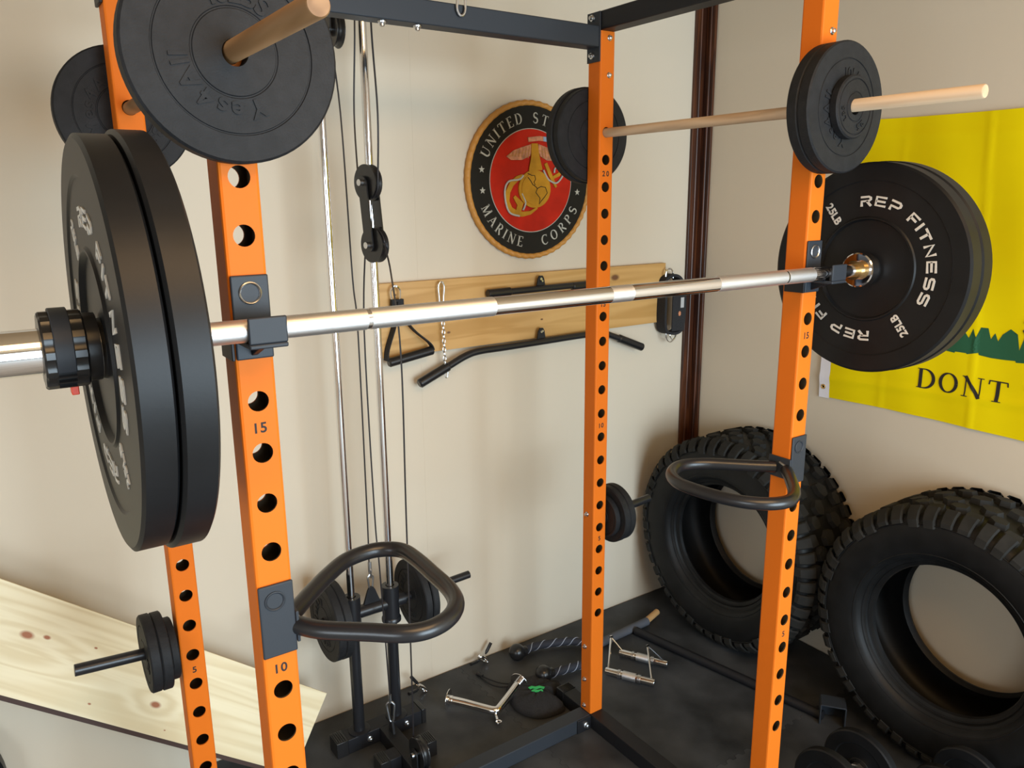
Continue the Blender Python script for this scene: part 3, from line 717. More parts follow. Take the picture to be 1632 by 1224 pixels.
# floating double pulley, twisted a little on its cables
CX = .613
def pulley(mb, c, r, a, t=.011, hub=.018):
    n = 36; e = Vector((math.sin(a), -math.cos(a), 0)); ax_ = Vector((math.cos(a), math.sin(a), 0)); z = Vector((0, 0, 1)); c = Vector(c)
    prof = [(-t, hub * .5), (-t, r), (-t * .8, r), (-.003, r * .86), (.003, r * .86), (t * .8, r), (t, r), (t, hub * .5)]
    vs = [c + ax_ * p + (e * math.cos(2 * PI * i / n) + z * math.sin(2 * PI * i / n)) * q for p, q in prof for i in range(n)]
    fs = [(j * n + i, j * n + (i + 1) % n, (j + 1) * n + (i + 1) % n, (j + 1) * n + i) for j in range(len(prof) - 1) for i in range(n)]
    fs += [tuple(range(n)), tuple((len(prof) - 1) * n + i for i in range(n))]
    mb.add(vs, fs)
def strap(mb, c0, c1, w_, a, off, t=.002):
    e = Vector((math.sin(a), -math.cos(a), 0)); ax_ = Vector((math.cos(a), math.sin(a), 0)); z = Vector((0, 0, 1)); n = 10
    c0, c1 = Vector(c0), Vector(c1); up = (c1 - c0).normalized()
    ring = [c1 + (e * math.cos(PI * i / n) + up * math.sin(PI * i / n)) * w_ for i in range(n + 1)] + [c0 + (-e * math.cos(PI * i / n) - up * math.sin(PI * i / n)) * w_ for i in range(n + 1)]
    m_ = len(ring)
    vs = [p + ax_ * (off - t) for p in ring] + [p + ax_ * (off + t) for p in ring]
    mb.add(vs, [tuple(range(m_)), tuple(range(2 * m_ - 1, m_ - 1, -1))] + [(i, (i + 1) % m_, m_ + (i + 1) % m_, m_ + i) for i in range(m_)])
PA = math.radians(12)
pu, pl_ = (.6095, .903, 1.7000), (.613, .888, 1.5430)
fp = obj('pulley_bracket', MB(), 'black', tw) if False else None
mb = MB(); strap(mb, pl_, pu, .017, PA, -.018); strap(mb, pl_, pu, .017, PA, .018)
pb = obj('pulley_bracket', mb, 'plastic', tw, ang=30)
for c0 in (pu, pl_):
    mb = MB(); pulley(mb, c0, .0455, PA); obj('pulley_wheel', mb, 'plastic', pb, ang=30)
    ax_ = Vector((math.cos(PA), math.sin(PA), 0)); q = Vector(c0)
    obj('pulley_bolt', MB().tube([q - ax_ * .030, q - ax_ * .020], .0085, 12).tube([q - ax_ * .026, q + ax_ * .026], .005, 10), 'steel', pb)
# top pulley below the tower head and its bracket
mb = MB(); pulley(mb, (CX - .015, 1.035, 2.085), .045, 0.0); tp = obj('pulley_wheel', mb, 'plastic', tw, ang=30)
obj('pulley_bolt', MB().tube([(CX - .045, 1.035, 2.085), (CX + .002, 1.035, 2.085)], .006, 10), 'steel', tp)
mb = MB(); strap(mb, (CX - .015, 1.035, 2.085), (CX - .015, 1.035, 2.20), .017, 0, -.018); strap(mb, (CX - .015, 1.035, 2.085), (CX - .015, 1.035, 2.20), .017, 0, .018)
obj('pulley_bracket', mb, 'plastic', tw)
obj('tower_head', MB().box(.50, .71, 1.0, 1.05, 2.302, 2.35).box(.59, .636, .72, 1.0, 2.302, 2.35), 'black', tw, bevel=.002)
obj('pulley_bracket', MB().box(CX - .019, CX - .011, 1.02, 1.05, 2.19, 2.302), 'black', tw)
# low pulley on the centre beam
mb = MB(); pulley(mb, (.6205, .768, .094), .046, 0.0); lp = obj('pulley_wheel', mb, 'plastic', tw, ang=30)
mb = MB(); strap(mb, (.6205, .768, .055), (.6205, .768, .094), .018, 0, -.017); strap(mb, (.6205, .768, .055), (.6205, .768, .094), .018, 0, .017)
obj('pulley_bracket', mb, 'black', tw)
obj('pulley_bolt', MB().tube([(.5935, .768, .094), (.648, .768, .094)], .0055, 10).tube([(.5935, .768, .094), (.600, .768, .094)], .0085, 12), 'steel', lp)
def cable(pts, m='cable', r=.0024): return obj('cable', MB().tube(catmull([(p[0], p[1], p[2]) for p in pts], 6), r, 8), m, tw)
c = lambda y, z, x=CX: (x, y, z)
cable([c(1.080, 2.085, .600), c(1.0640, 1.884), c(1.0448, 1.451), c(1.028, 1.295), c(1.030, .746, .611), (.606, 1.024, .600)])
ue = Vector((math.sin(PA), -math.cos(PA), 0)); pv = Vector(pu); lv_ = Vector(pl_)
def around(cen, r, a0, a1, n=10): return [tuple(cen + r * (ue * math.cos(math.radians(a0 + (a1 - a0) * i / n)) + Vector((0, 0, 1)) * math.sin(math.radians(a0 + (a1 - a0) * i / n)))) for i in range(n + 1)]
cable([c(.9432, 2.25), c(.9432, 2.0888), c(.975, 1.8769)] + around(pv, .0415, 175, 365) + [c(.8350, 1.8624), c(.8483, 2.0514), c(.8483, 2.25)])
cable([(.620, .9540, .175), c(.9649, .5957), c(.9801, .7629), c(.985, 1.299)] + around(lv_, .0415, 185, -5)[::1] + [c(.800, 1.4716), c(.7643, 1.2643), c(.7742, .8339), c(.8021, .1855, .6205), c(.812, .10, .6205)])
s_ = MB(); snap(s_, (.620, .954, .155), (.620, .949, .088), .0125, .0032, (.8, -.5, 0)); s_.tube([(.620, .954, .150), (.620, .955, .178)], .005, 10)
obj('carabiner', s_, 'steel', tw)
obj('anchor_eye', MB().prism([(.936, .049), (.968, .049), (.958, .094), (.946, .094)], .617, .624, lambda u, v, d: (d, u, v)), 'black', cb)
# plates loaded on the carriage
gc = 'iron plates loaded on the cable carriage'
T5 = [('Yes4All', 300, .020, .066, 110), ('10LB', 168, .019, .066, 50)]
iron_plate('weight_plate', .1175, .024, .046, .0138, T5, 'black iron plate on the left carriage horn, outer one with raised letters', (.4640, RY, .450), 'x', gc)
iron_plate('weight_plate', .1175, .024, .046, .0138, [], 'black iron plate on the left carriage horn, inner one next to the guide rod', (.4890, RY, .449), 'x', gc)
iron_plate('weight_plate', .1125, .022, .044, .0138, [('Yes4All', 300, .020, .066, 110), ('10LB', 178, .019, .066, 50)], 'black iron plate on the right carriage horn, inner one next to the guide rod', (.7460, RY, .449), 'x', gc)
iron_plate('weight_plate', .1125, .022, .044, .0138, [], 'black iron plate on the right carriage horn, outer one', (.7710, RY, .450), 'x', gc)

# steel snap hook hanging over the top beam
sh = MB(); sh.tube(catmull([(.741, D - .006, 2.150), (.739, D - .006, 2.10), (.738, D - .006, 2.080), (.744, D - .006, 2.0685), (.752, D - .006, 2.068), (.759, D - .006, 2.078), (.760, D - .006, 2.10), (.757, D - .006, 2.150), (.749, D - .003, 2.160)], 6, True), .0031, 10, closed=True)
hk = obj('snap_hook', sh, 'steel'); tag(hk, 'steel snap hook hanging in front of the rear top beam', 'hook')

# ------------------------------------------------------------------ round seal on the wall
SXc, SZc = 1.332, 1.714
seal = thing('wall_seal', 'round carved military seal with eagle, globe and anchor, gold rope rim', 'wall plaque', (SXc, WY, SZc))
sf_ = lambda u, v, d: (SXc + u, WY - .001 - d, SZc + v)
rim = MB(); n = 220; vs = []
for i in range(n):
    a = 2 * PI * i / n; k = .0022 * math.sin(2 * PI * i / n * 55)
    for j in range(9):
        b = PI * j / 8; rr = .2485 + .0095 * math.cos(b) + k * .6; d = .010 + (.010 + k) * math.sin(b)
        vs.append(sf_(rr * math.sin(a), rr * math.cos(a), d))
fs = [(9 * i + j, 9 * i + j + 1, 9 * ((i + 1) % n) + j + 1, 9 * ((i + 1) % n) + j) for i in range(n) for j in range(8)]
obj('rope_rim', rim.add(vs, fs), 'gold', seal, ang=70)
disc = lambda r, d0, d1, n=96: MB().prism([(r * math.sin(2 * PI * i / n), r * math.cos(2 * PI * i / n)) for i in range(n)], d0, d1, sf_)
obj('backing', disc(.256, 0, .011), 'gold', seal)
obj('black_ring', disc(.2405, .0112, .0150), 'sealblack', seal)
obj('edge_ring', disc(.1690, .0151, .0160), 'silver', seal)
obj('red_field', disc(.1665, .0161, .0170), 'sealred', seal)
lt = MB()
for wd_, mid_, sp_ang, inw in (('UNITED', -39.5, 57, False), ('STATES', 34.0, 66, False), ('MARINE', 219, 57, True), ('CORPS', 142, 53, True)):
    lt = MB(); arc_text(lt, wd_, 'serif', .034, .203, mid_, sf_, .0150, .0166, span=sp_ang, gap=.28, inward=inw)
    obj('silver_lettering', lt, 'silver', seal, smooth=False)
for (cx_, cy_) in ((-.198, .035), (-.196, -.031), (.197, -.037), (.198, .033)):
    lt = MB(); lt.prism([(cx_ + (.0115 if i % 2 == 0 else .0048) * math.sin(PI * i / 5), cy_ + (.0115 if i % 2 == 0 else .0048) * math.cos(PI * i / 5)) for i in range(10)], .0150, .0166, sf_)
    obj('silver_star', lt, 'silver', seal, smooth=False)
def poly(name, pts, d0, d1, m, bev=.0015):
    return obj(name, MB().prism(pts, d0, d1, sf_), m, seal, bevel=0)
gl_ = MB().prism([(.009 + .066 * math.cos(2 * PI * i / 40), -.026 + .062 * math.sin(2 * PI * i / 40)) for i in range(40)], .017, .0225, sf_)
gl_.prism([(.009 + .055 * math.cos(2 * PI * i / 40), -.026 + .052 * math.sin(2 * PI * i / 40)) for i in range(40)], .0225, .0245, sf_)
obj('globe', gl_, 'sealgold', seal, ang=50)
ct = MB()
for pts in ([(.017, -.025), (.032, -.018), (.051, -.021), (.059, -.039), (.046, -.054), (.034, -.065), (.025, -.076), (.028, -.056), (.011, -.038), (.017, -.025)],
            [(-.022, .024), (-.006, .018), (.006, .018), (.010, .006), (.003, -.004), (.008, -.012), (.000, -.014), (-.011, .001), (-.022, .012)], [(.003, -.014), (.012, -.020), (.017, -.025)]):
    v, f = strip(pts, .0022); ct.sheet(v, f, .0243, .0256, sf_)
obj('continent_outline', ct, 'sealblack', seal, smooth=False)
def feathered(pts, rows, m, nm):
    mb = MB().prism(pts, .017, .0205, sf_); return obj(nm, mb, m, seal)
feathered([(-.104, .077), (-.075, .097), (-.037, .109), (.000, .119), (-.002, .095), (-.010, .080), (-.043, .067), (-.086, .066)], 0, 'sealpink', 'wing')
feathered([(.118, .077), (.096, .097), (.062, .109), (.026, .119), (.026, .095), (.034, .080), (.062, .067), (.100, .066)], 0, 'sealpink', 'wing')
fe = MB()
for s, cx0 in ((-1, 0.0), (1, .026)):
    for k in range(7):
        x0 = cx0 + s * (.012 + .013 * k); v, f = strip([(x0, .112 - .004 * k), (x0 + s * .006, .073 + .001 * k)], .0016); fe.sheet(v, f, .0203, .0218, sf_)
    v, f = strip([(cx0, .100), (cx0 + s * .04, .090), (cx0 + s * .09, .078)], .0016); fe.sheet(v, f, .0203, .0218, sf_)
obj('feather_line', fe, 'gold', seal, smooth=False)
poly('eagle_body', [(-.005, .120), (.020, .121), (.028, .079), (.040, .036), (-.016, .033), (-.006, .078)], .0205, .0235, 'sealgold')
poly('scroll', [(-.018, .139), (.029, .145), (.073, .141), (.076, .127), (.028, .130), (-.015, .125)], .017, .021, 'sealpink')
poly('scroll_tip', [(.045, .1435), (.073, .142), (.075, .126), (.045, .1285)], .0211, .0222, 'sealblue')
an = MB(); v, f = strip([(-.040, .016), (-.062, .008), (-.085, -.010), (-.100, -.035), (-.104, -.066), (-.092, -.092), (-.066, -.106), (-.040, -.108), (-.010, -.104), (.020, -.088)], [.012, .016, .018, .018, .018, .020, .020, .016, .012, .006]); an.sheet(v, f, .017, .0215, sf_)
v, f = strip([(-.060, -.104), (-.050, -.075), (-.075, -.050)], [.020, .026, .010]); an.sheet(v, f, .017, .0212, sf_)
v, f = strip([(.055, .058), (.075, .020), (.100, -.020)], [.012, .014, .008]); an.sheet(v, f, .017, .0215, sf_)
v, f = strip([(.088, .012), (.112, .022), (.128, .040)], [.010, .012, .006]); an.sheet(v, f, .017, .0215, sf_)
obj('anchor', an, 'sealgold', seal, smooth=False)
for pts in ([(-.038, .018), (-.054, .005), (-.097, -.002), (-.113, -.030), (-.109, -.072), (-.093, -.103), (-.055, -.114)], [(.045, .036), (.060, .012), (.073, .001), (.102, -.006), (.128, .020), (.119, .041), (.096, .043), (.091, .027)], [(-.044, -.040), (-.030, -.070), (-.040, -.095)]):
    rp = MB().tube([sf_(q.x, q.y, .0215) for q in catmull([(a, b, 0) for a, b in pts], 6)], .0032, 8)
    obj('silver_rope', rp, 'silver', seal)


# ------------------------------------------------------------------ pine board with hanging attachments
BX0, BX1, BZ0, BZ1 = .752, 1.975, 1.178, 1.408
bd = thing('hanging_board', 'golden pine board screwed to the back wall, holding the cable attachments', 'wooden board', (BX0, WY, 1.293))
obj('board', MB().box(BX0, BX1, WY - .0195, WY - .0005, BZ0, BZ1), 'board', bd, bevel=.001)
def nail(x, z):
    obj('nail', MB().tube([(x, WY - .019, z), (x, WY - .046, z + .006)], .0018, 8).lathe([(WY - .047, .0035), (WY - .0455, .0035)], (x, 0, z + .006), 'y', 10), 'steel', bd)
for x, z in ((.800, 1.3945), (.962, 1.3955), (1.3555, 1.3745), (1.357, 1.2005), (1.9735, 1.381)): nail(x, z)
YB = WY - .036
# stirrup handle
hd = thing('stirrup_grip', 'black stirrup cable grip with foam grip hanging at the left end of the board', 'cable attachment', (.80, YB, 1.17))
obj('d_ring', MB().tube(catmull([(.790, YB, 1.350), (.786, YB, 1.385), (.800, YB - .004, 1.402), (.817, YB, 1.385), (.813, YB, 1.350)], 5), .0027, 8), 'chrome', hd)
sb = MB()
def web(mb, pts, wdir, w_, t=.0015):
    n = len(pts); W_ = Vector(wdir).normalized() * w_ / 2; vs = []
    P_ = [Vector(p) for p in pts]
    for i, p in enumerate(P_):
        tn = (P_[min(i + 1, n - 1)] - P_[max(i - 1, 0)]).normalized(); nn = tn.cross(W_).normalized() * t
        vs += [p + W_ + nn, p - W_ + nn, p - W_ - nn, p + W_ - nn]
    fs = [(4 * i + j, 4 * i + (j + 1) % 4, 4 * i + 4 + (j + 1) % 4, 4 * i + 4 + j) for i in range(n - 1) for j in range(4)] + [(0, 1, 2, 3), (4 * n - 4, 4 * n - 1, 4 * n - 2, 4 * n - 3)]
    mb.add(vs, fs)
web(sb, catmull([(.802, YB, 1.353), (.802, YB, 1.33), (.792, YB, 1.28), (.766, YB, 1.21), (.760, YB, 1.172)], 5), (0, 1, 0), .030)
web(sb, catmull([(.803, YB - .003, 1.353), (.806, YB - .003, 1.33), (.850, YB - .006, 1.265), (.905, YB - .012, 1.215), (.916, YB - .014, 1.193)], 5), (0, 1, 0), .026)
sb.box(.785, .824, YB - .009, YB + .006, 1.315, 1.360)
obj('webbing_strap', sb, 'cloth', hd)
obj('foam_grip', MB().tube([(.762, YB - .012, 1.168), (.765, YB - .012, 1.168), (.913, YB - .014, 1.190), (.916, YB - .014, 1.191)], [.011, .0145, .0145, .011], 20), 'plastic', hd)
# chain with snap hook
ch = thing('chain_with_hook', 'silver chain with a snap hook, hanging beside the black stirrup handle', 'chain', (.962, YB, 1.10))
s_ = MB(); snap(s_, (.962, YB, 1.403), (.961, YB, 1.318), .0105, .0026); obj('snap_hook', s_, 'steel', ch)
z = 1.322; i = 0; ck = MB()
while z > 1.135:
    xx = .962 + .003 * (1.32 - z) / .2; a = (1, .15, 0) if i % 2 else (.25, 1, 0)
    A = Vector(a).normalized() * .0048
    cc = Vector((xx, YB - .004, z - .009)); up = Vector((0, 0, .0088))
    ck.tube(catmull([cc + up, cc + up * .5 + A, cc - up * .5 + A, cc - up, cc - up * .5 - A, cc + up * .5 - A], 3, True), .0017, 6, closed=True); z -= .0142; i += 1
obj('link_chain', ck, 'steel', ch)
s_ = MB(); snap(s_, (.967, YB - .006, 1.140), (.968, YB - .006, 1.092), .0082, .0022); obj('quick_link', s_, 'steel', ch)
# straight bar and lat bar
def tabbed(o, x, z, h_):
    mb = MB().prism([(x - .019, z), (x + .019, z), (x + .013, z + h_ * .75), (x + .007, z + h_), (x - .007, z + h_), (x - .013, z + h_ * .75)], YB - .003, YB + .003, lambda u, v, d: (u, d, v))
    t_ = obj('eye_tab', mb, 'black', o, bevel=.001)
    obj('eye_hole', MB().lathe([(YB - .0036, .0048), (YB - .003, .0048)], (x, 0, z + h_ * .72), 'y', 14), 'steel', t_)
st = thing('straight_bar', 'short straight black pulldown bar on the board, upper one, half behind the barbell', 'pulldown bar', (1.3555, YB, 1.36), 'black pulldown bars on the board')
YC = YB - .004
obj('tube', MB().tube([(1.140, YC, 1.3520), (1.575, YC, 1.3560)], .0115, 18), 'satin', st)
for a, b in ((1.134, 1.225), (1.49, 1.580)): obj('rubber_grip', MB().tube([(a, YC, 1.3520), (b, YC, 1.3535)], .0148, 18), 'plastic', st, bevel=.003)
tabbed(st, 1.3555, 1.358, .040)
lb = thing('lat_bar', 'long black lat pulldown bar with bent ends hanging below the board', 'pulldown bar', (1.357, YB, 1.17), 'black pulldown bars on the board')
path = catmull([(.905, YC, 1.100), (.975, YC, 1.127), (1.040, YC, 1.1530), (1.095, YC, 1.1640), (1.20, YC, 1.1655), (1.357, YC, 1.1680), (1.52, YC, 1.1710), (1.63, YC, 1.1690), (1.700, YC, 1.1480), (1.800, YC, 1.1080)], 6)
obj('tube', MB().tube(path, .0118, 18), 'satin', lb)
obj('rubber_grip', MB().tube([(.868, YC, 1.0840), (.872, YC, 1.0855), (.975, YC, 1.1275), (.979, YC, 1.129)], [.011, .0155, .0155, .012], 18), 'plastic', lb)
obj('rubber_grip', MB().tube([(1.716, YC, 1.1420), (1.720, YC, 1.1405), (1.838, YC, 1.0940), (1.842, YC, 1.0925)], [.012, .0155, .0155, .011], 18), 'plastic', lb)
tabbed(lb, 1.357, 1.172, .044)
# ankle strap
an_ = thing('ankle_strap', 'black padded ankle strap with steel rings hanging at the right end of the board', 'ankle strap', (1.99, YB, 1.10))
body = []
for k in range(25):
    a = 2 * PI * k / 24; body.append((1.992 + .008 * math.sin(a * .5), YB - .014 + .018 * math.sin(a) * 0, 0))
pad = MB(); loop = catmull([(1.945, YB + .006, 1.335), (1.940, YB - .004, 1.27), (1.940, YB - .004, 1.19), (1.952, YB, 1.150), (1.975, YB - .004, 1.136), (2.010, YB - .008, 1.136), (2.034, YB - .008, 1.156), (2.040, YB - .010, 1.22), (2.036, YB - .010, 1.29), (2.022, YB - .006, 1.342), (1.995, YB, 1.361), (1.962, YB + .004, 1.355)], 5, True)
pad2 = MB(); web(pad2, [tuple(p) for p in loop] + [tuple(loop[0])], (0, 1, 0), .050, .0055); obj('padded_cuff', pad2, 'cloth', an_, bevel=.002)
obj('front_flap', MB().box(1.965, 2.034, YB - .040, YB - .033, 1.145, 1.345), 'cloth', an_, bevel=.003)
obj('printed_patch', MB().box(2.006, 2.024, YB - .0412, YB - .0402, 1.236, 1.276), 'patch', an_)
obj('printed_logo', MB().prism([(2.002 + .008 * math.cos(2 * PI * i / 14) * (1 if i % 2 else .7), 1.214 + .011 * math.sin(2 * PI * i / 14) * (1 if i % 2 else .7)) for i in range(14)], YB - .0412, YB - .0402, lambda u, v, d: (u, d, v)), 'sealpink', an_)
rg = MB(); rg.tube(catmull([(1.955, YB - .004, 1.350), (1.958, YB - .004, 1.378), (1.974, YB - .004, 1.389), (1.992, YB - .004, 1.378), (1.996, YB - .004, 1.350)], 5), .0028, 8)
rg.tube(catmull([(1.962, YB - .01, 1.142), (1.966, YB - .01, 1.112), (1.988, YB - .01, 1.098), (2.012, YB - .01, 1.112), (2.018, YB - .01, 1.142)], 5), .0028, 8)
rg.tube(catmull([(1.970, YB - .02, 1.142), (1.975, YB - .022, 1.120), (1.990, YB - .02, 1.108), (2.006, YB - .022, 1.122), (2.010, YB - .02, 1.142)], 5), .0024, 8)
obj('steel_ring', rg, 'chrome', an_)

# ------------------------------------------------------------------ yellow flag on the right wall
def fd(y, z):
    b = .006 + .0022 * math.sin(9 * y + 14 * z) + .0016 * math.sin(31 * y - 7 * z) + .0012 * math.sin(23 * z + 4 * y)
    b += .0045 * math.exp(-((z - 1.035 - .05 * (.59 - y)) / .012) ** 2) + .003 * math.exp(-((y - .37) / .006) ** 2) * (.6 + .4 * math.sin(9 * z)) + .003 * math.exp(-((y - .10 - .05 * (z - 1.4)) / .006) ** 2)
    b += .003 * math.exp(-((z - 1.845 + .04 * (.59 - y)) / .012) ** 2) + .0025 * math.exp(-((z - 1.43) / .005) ** 2)
    return b
FXp = lambda y, z, e=0.0: (WX - .0015 - fd(y, z) - e, y, z)
flag = thing('flag', 'yellow flag with a coiled snake and black words pinned flat on the right wall', 'flag', (WX, -.17, .97))
y0, y1, z0, z1 = -.932, .592, .966, 1.892
def edge_z(y, z): return z + (.010 * math.sin((y1 - y) * 5.0) if z < 1.0 else 0) * .5 + (-.008 * math.sin((y1 - y) * 3) if z > 1.85 else 0)
def grid(ya, yb, za, zb, ny, nz, e):
    vs = [FXp(ya + (yb - ya) * i / ny, edge_z(ya + (yb - ya) * i / ny, za + (zb - za) * j / nz), e) for i in range(ny + 1) for j in range(nz + 1)]
    k = len(vs); vs += [(v[0] + .0008, v[1], v[2]) for v in vs]
    fs = []
    for i in range(ny):
        for j in range(nz):
            a = i * (nz + 1) + j; q = (a, a + 1, a + nz + 2, a + nz + 1); fs.append(q); fs.append(tuple(x + k for x in q[::-1]))
    return MB().add(vs, fs)
obj('cloth', grid(y0, .555, z0, z1, 150, 90, 0), 'flag', flag, ang=80)
hm = obj('canvas_hem', grid(.553, y1, z0 - .003, z1, 6, 60, .0008), 'hem', flag, ang=80)
for z in (1.003, 1.86):
    p = FXp(.576, z, .0022); obj('grommet', MB().lathe([(p[0], .0035), (p[0] - .001, .0045), (p[0] - .001, .008), (p[0], .009)], (0, p[1], z), 'x', 20), 'brass', hm)
def cloth_print(name, v2, f2, m, e=.0012, cuts=0, parent=flag):
    bm = bmesh.new(); vv = [bm.verts.new((a, b, 0)) for a, b in v2]
    for f in f2:
        try: bm.faces.new([vv[i] for i in f])
        except Exception: pass
    bmesh.ops.triangulate(bm, faces=bm.faces)
    for _ in range(cuts):
        es = [x for x in bm.edges if x.calc_length() > .012]
        if es: bmesh.ops.subdivide_edges(bm, edges=es, cuts=1); bmesh.ops.triangulate(bm, faces=bm.faces)
    mb = MB().add([FXp(v.co.x, v.co.y, e) for v in bm.verts], [tuple(w_.index for w_ in f.verts) for f in bm.faces if not bm.verts.index_update()])
    bm.free()
    return obj(name, mb, m, parent, smooth=False)
# words (u runs towards -y)
tv = []; tf = []
def put(txt, style, size, ystart, z, gap, xs=1.16):
    y = ystart
    for c_ in txt:
        vs, fs, wd = char2d(c_, style)
        n = len(tv); tv.extend([(y - a * size * xs, z + b * size) for a, b in vs]); tf.extend([tuple(i + n for i in g_) for g_ in fs]); y -= (wd * xs + gap) * size
yy = .250
for wd_ in ('DONT', 'TREAD', 'ON', 'ME'):
    tv = []; tf = []; put(wd_, 'serif', .062, yy, 1.064, .16); cloth_print('black_lettering', tv, tf, 'ink', .0016, 3)
    yy = min(a for a, b in tv) - .045

# grass
random.seed(3)
gp = [(.158, 1.208)]
y = .150; up_ = True; top = []
while y > -.50:
    h0 = 1.232 + .014 * math.sin(y * 23); top.append((y, h0)); y -= .012
    top.append((y + .002, 1.262 + .022 * random.random() - (.02 if y > .11 or y < -.46 else 0))); y -= .008
bot = []; y = -.50
while y < .15:
    bot.append((y, 1.196 + .006 * math.sin(y * 31))); y += .018
    bot.append((y + .014, 1.183 + .012 * random.random())); y += .016
loop_ = gp + top + [(-.52, 1.215)] + bot
cloth_print('green_grass', loop_, [tuple(range(len(loop_)))], 'green', .0012, 3)
# coiled snake
def ribbon(name, pts, ws, m, e): 
    v, f = strip([(p.x, p.y) for p in catmull([(a, b, 0) for a, b in pts], 8)], ws); return cloth_print(name, v, f, m, e, 0)
sy = -.185
def ell(cy, cz, ry, rz, a0, a1, n=30): return [(cy + ry * math.cos(math.radians(a0 + (a1 - a0) * i / n)), cz + rz * math.sin(math.radians(a0 + (a1 - a0) * i / n))) for i in range(n + 1)]
v, f = strip(ell(sy, 1.292, .130, .030, 0, 360), .052); s0 = cloth_print('snake_coil', v, f, 'ink', .0022)
v, f = strip(ell(sy, 1.350, .105, .028, 0, 360), .048); cloth_print('snake_coil', v, f, 'ink', .0030)
v, f = strip(ell(sy, 1.405, .080, .024, 0, 360), .042); cloth_print('snake_coil', v, f, 'ink', .0038)
ribbon('snake_neck', [(sy + .05, 1.42), (sy + .02, 1.50), (sy - .03, 1.56), (sy - .01, 1.63), (sy + .05, 1.655)], .036, 'ink', .0046)
cloth_print('snake_head', [(sy + .04, 1.68), (sy + .09, 1.685), (sy + .135, 1.665), (sy + .09, 1.660), (sy + .13, 1.640), (sy + .07, 1.630), (sy + .03, 1.640)], [(0, 1, 2, 3, 4, 5, 6)], 'ink', .0054)
pv_ = []; pf_ = []
for (cz_, ry_, rz_) in ((1.292, .130, .030), (1.350, .105, .028), (1.405, .080, .024)):
    for k in range(26):
        a = 2 * PI * k / 26; cy_, c2 = sy + ry_ * math.cos(a), cz_ + rz_ * math.sin(a); n = len(pv_)
        pv_ += [(cy_ + .006, c2), (cy_, c2 + .008), (cy_ - .006, c2), (cy_, c2 - .008)]; pf_.append((n, n + 1, n + 2, n + 3))
cloth_print('snake_markings', pv_, pf_, 'patch', .0062)

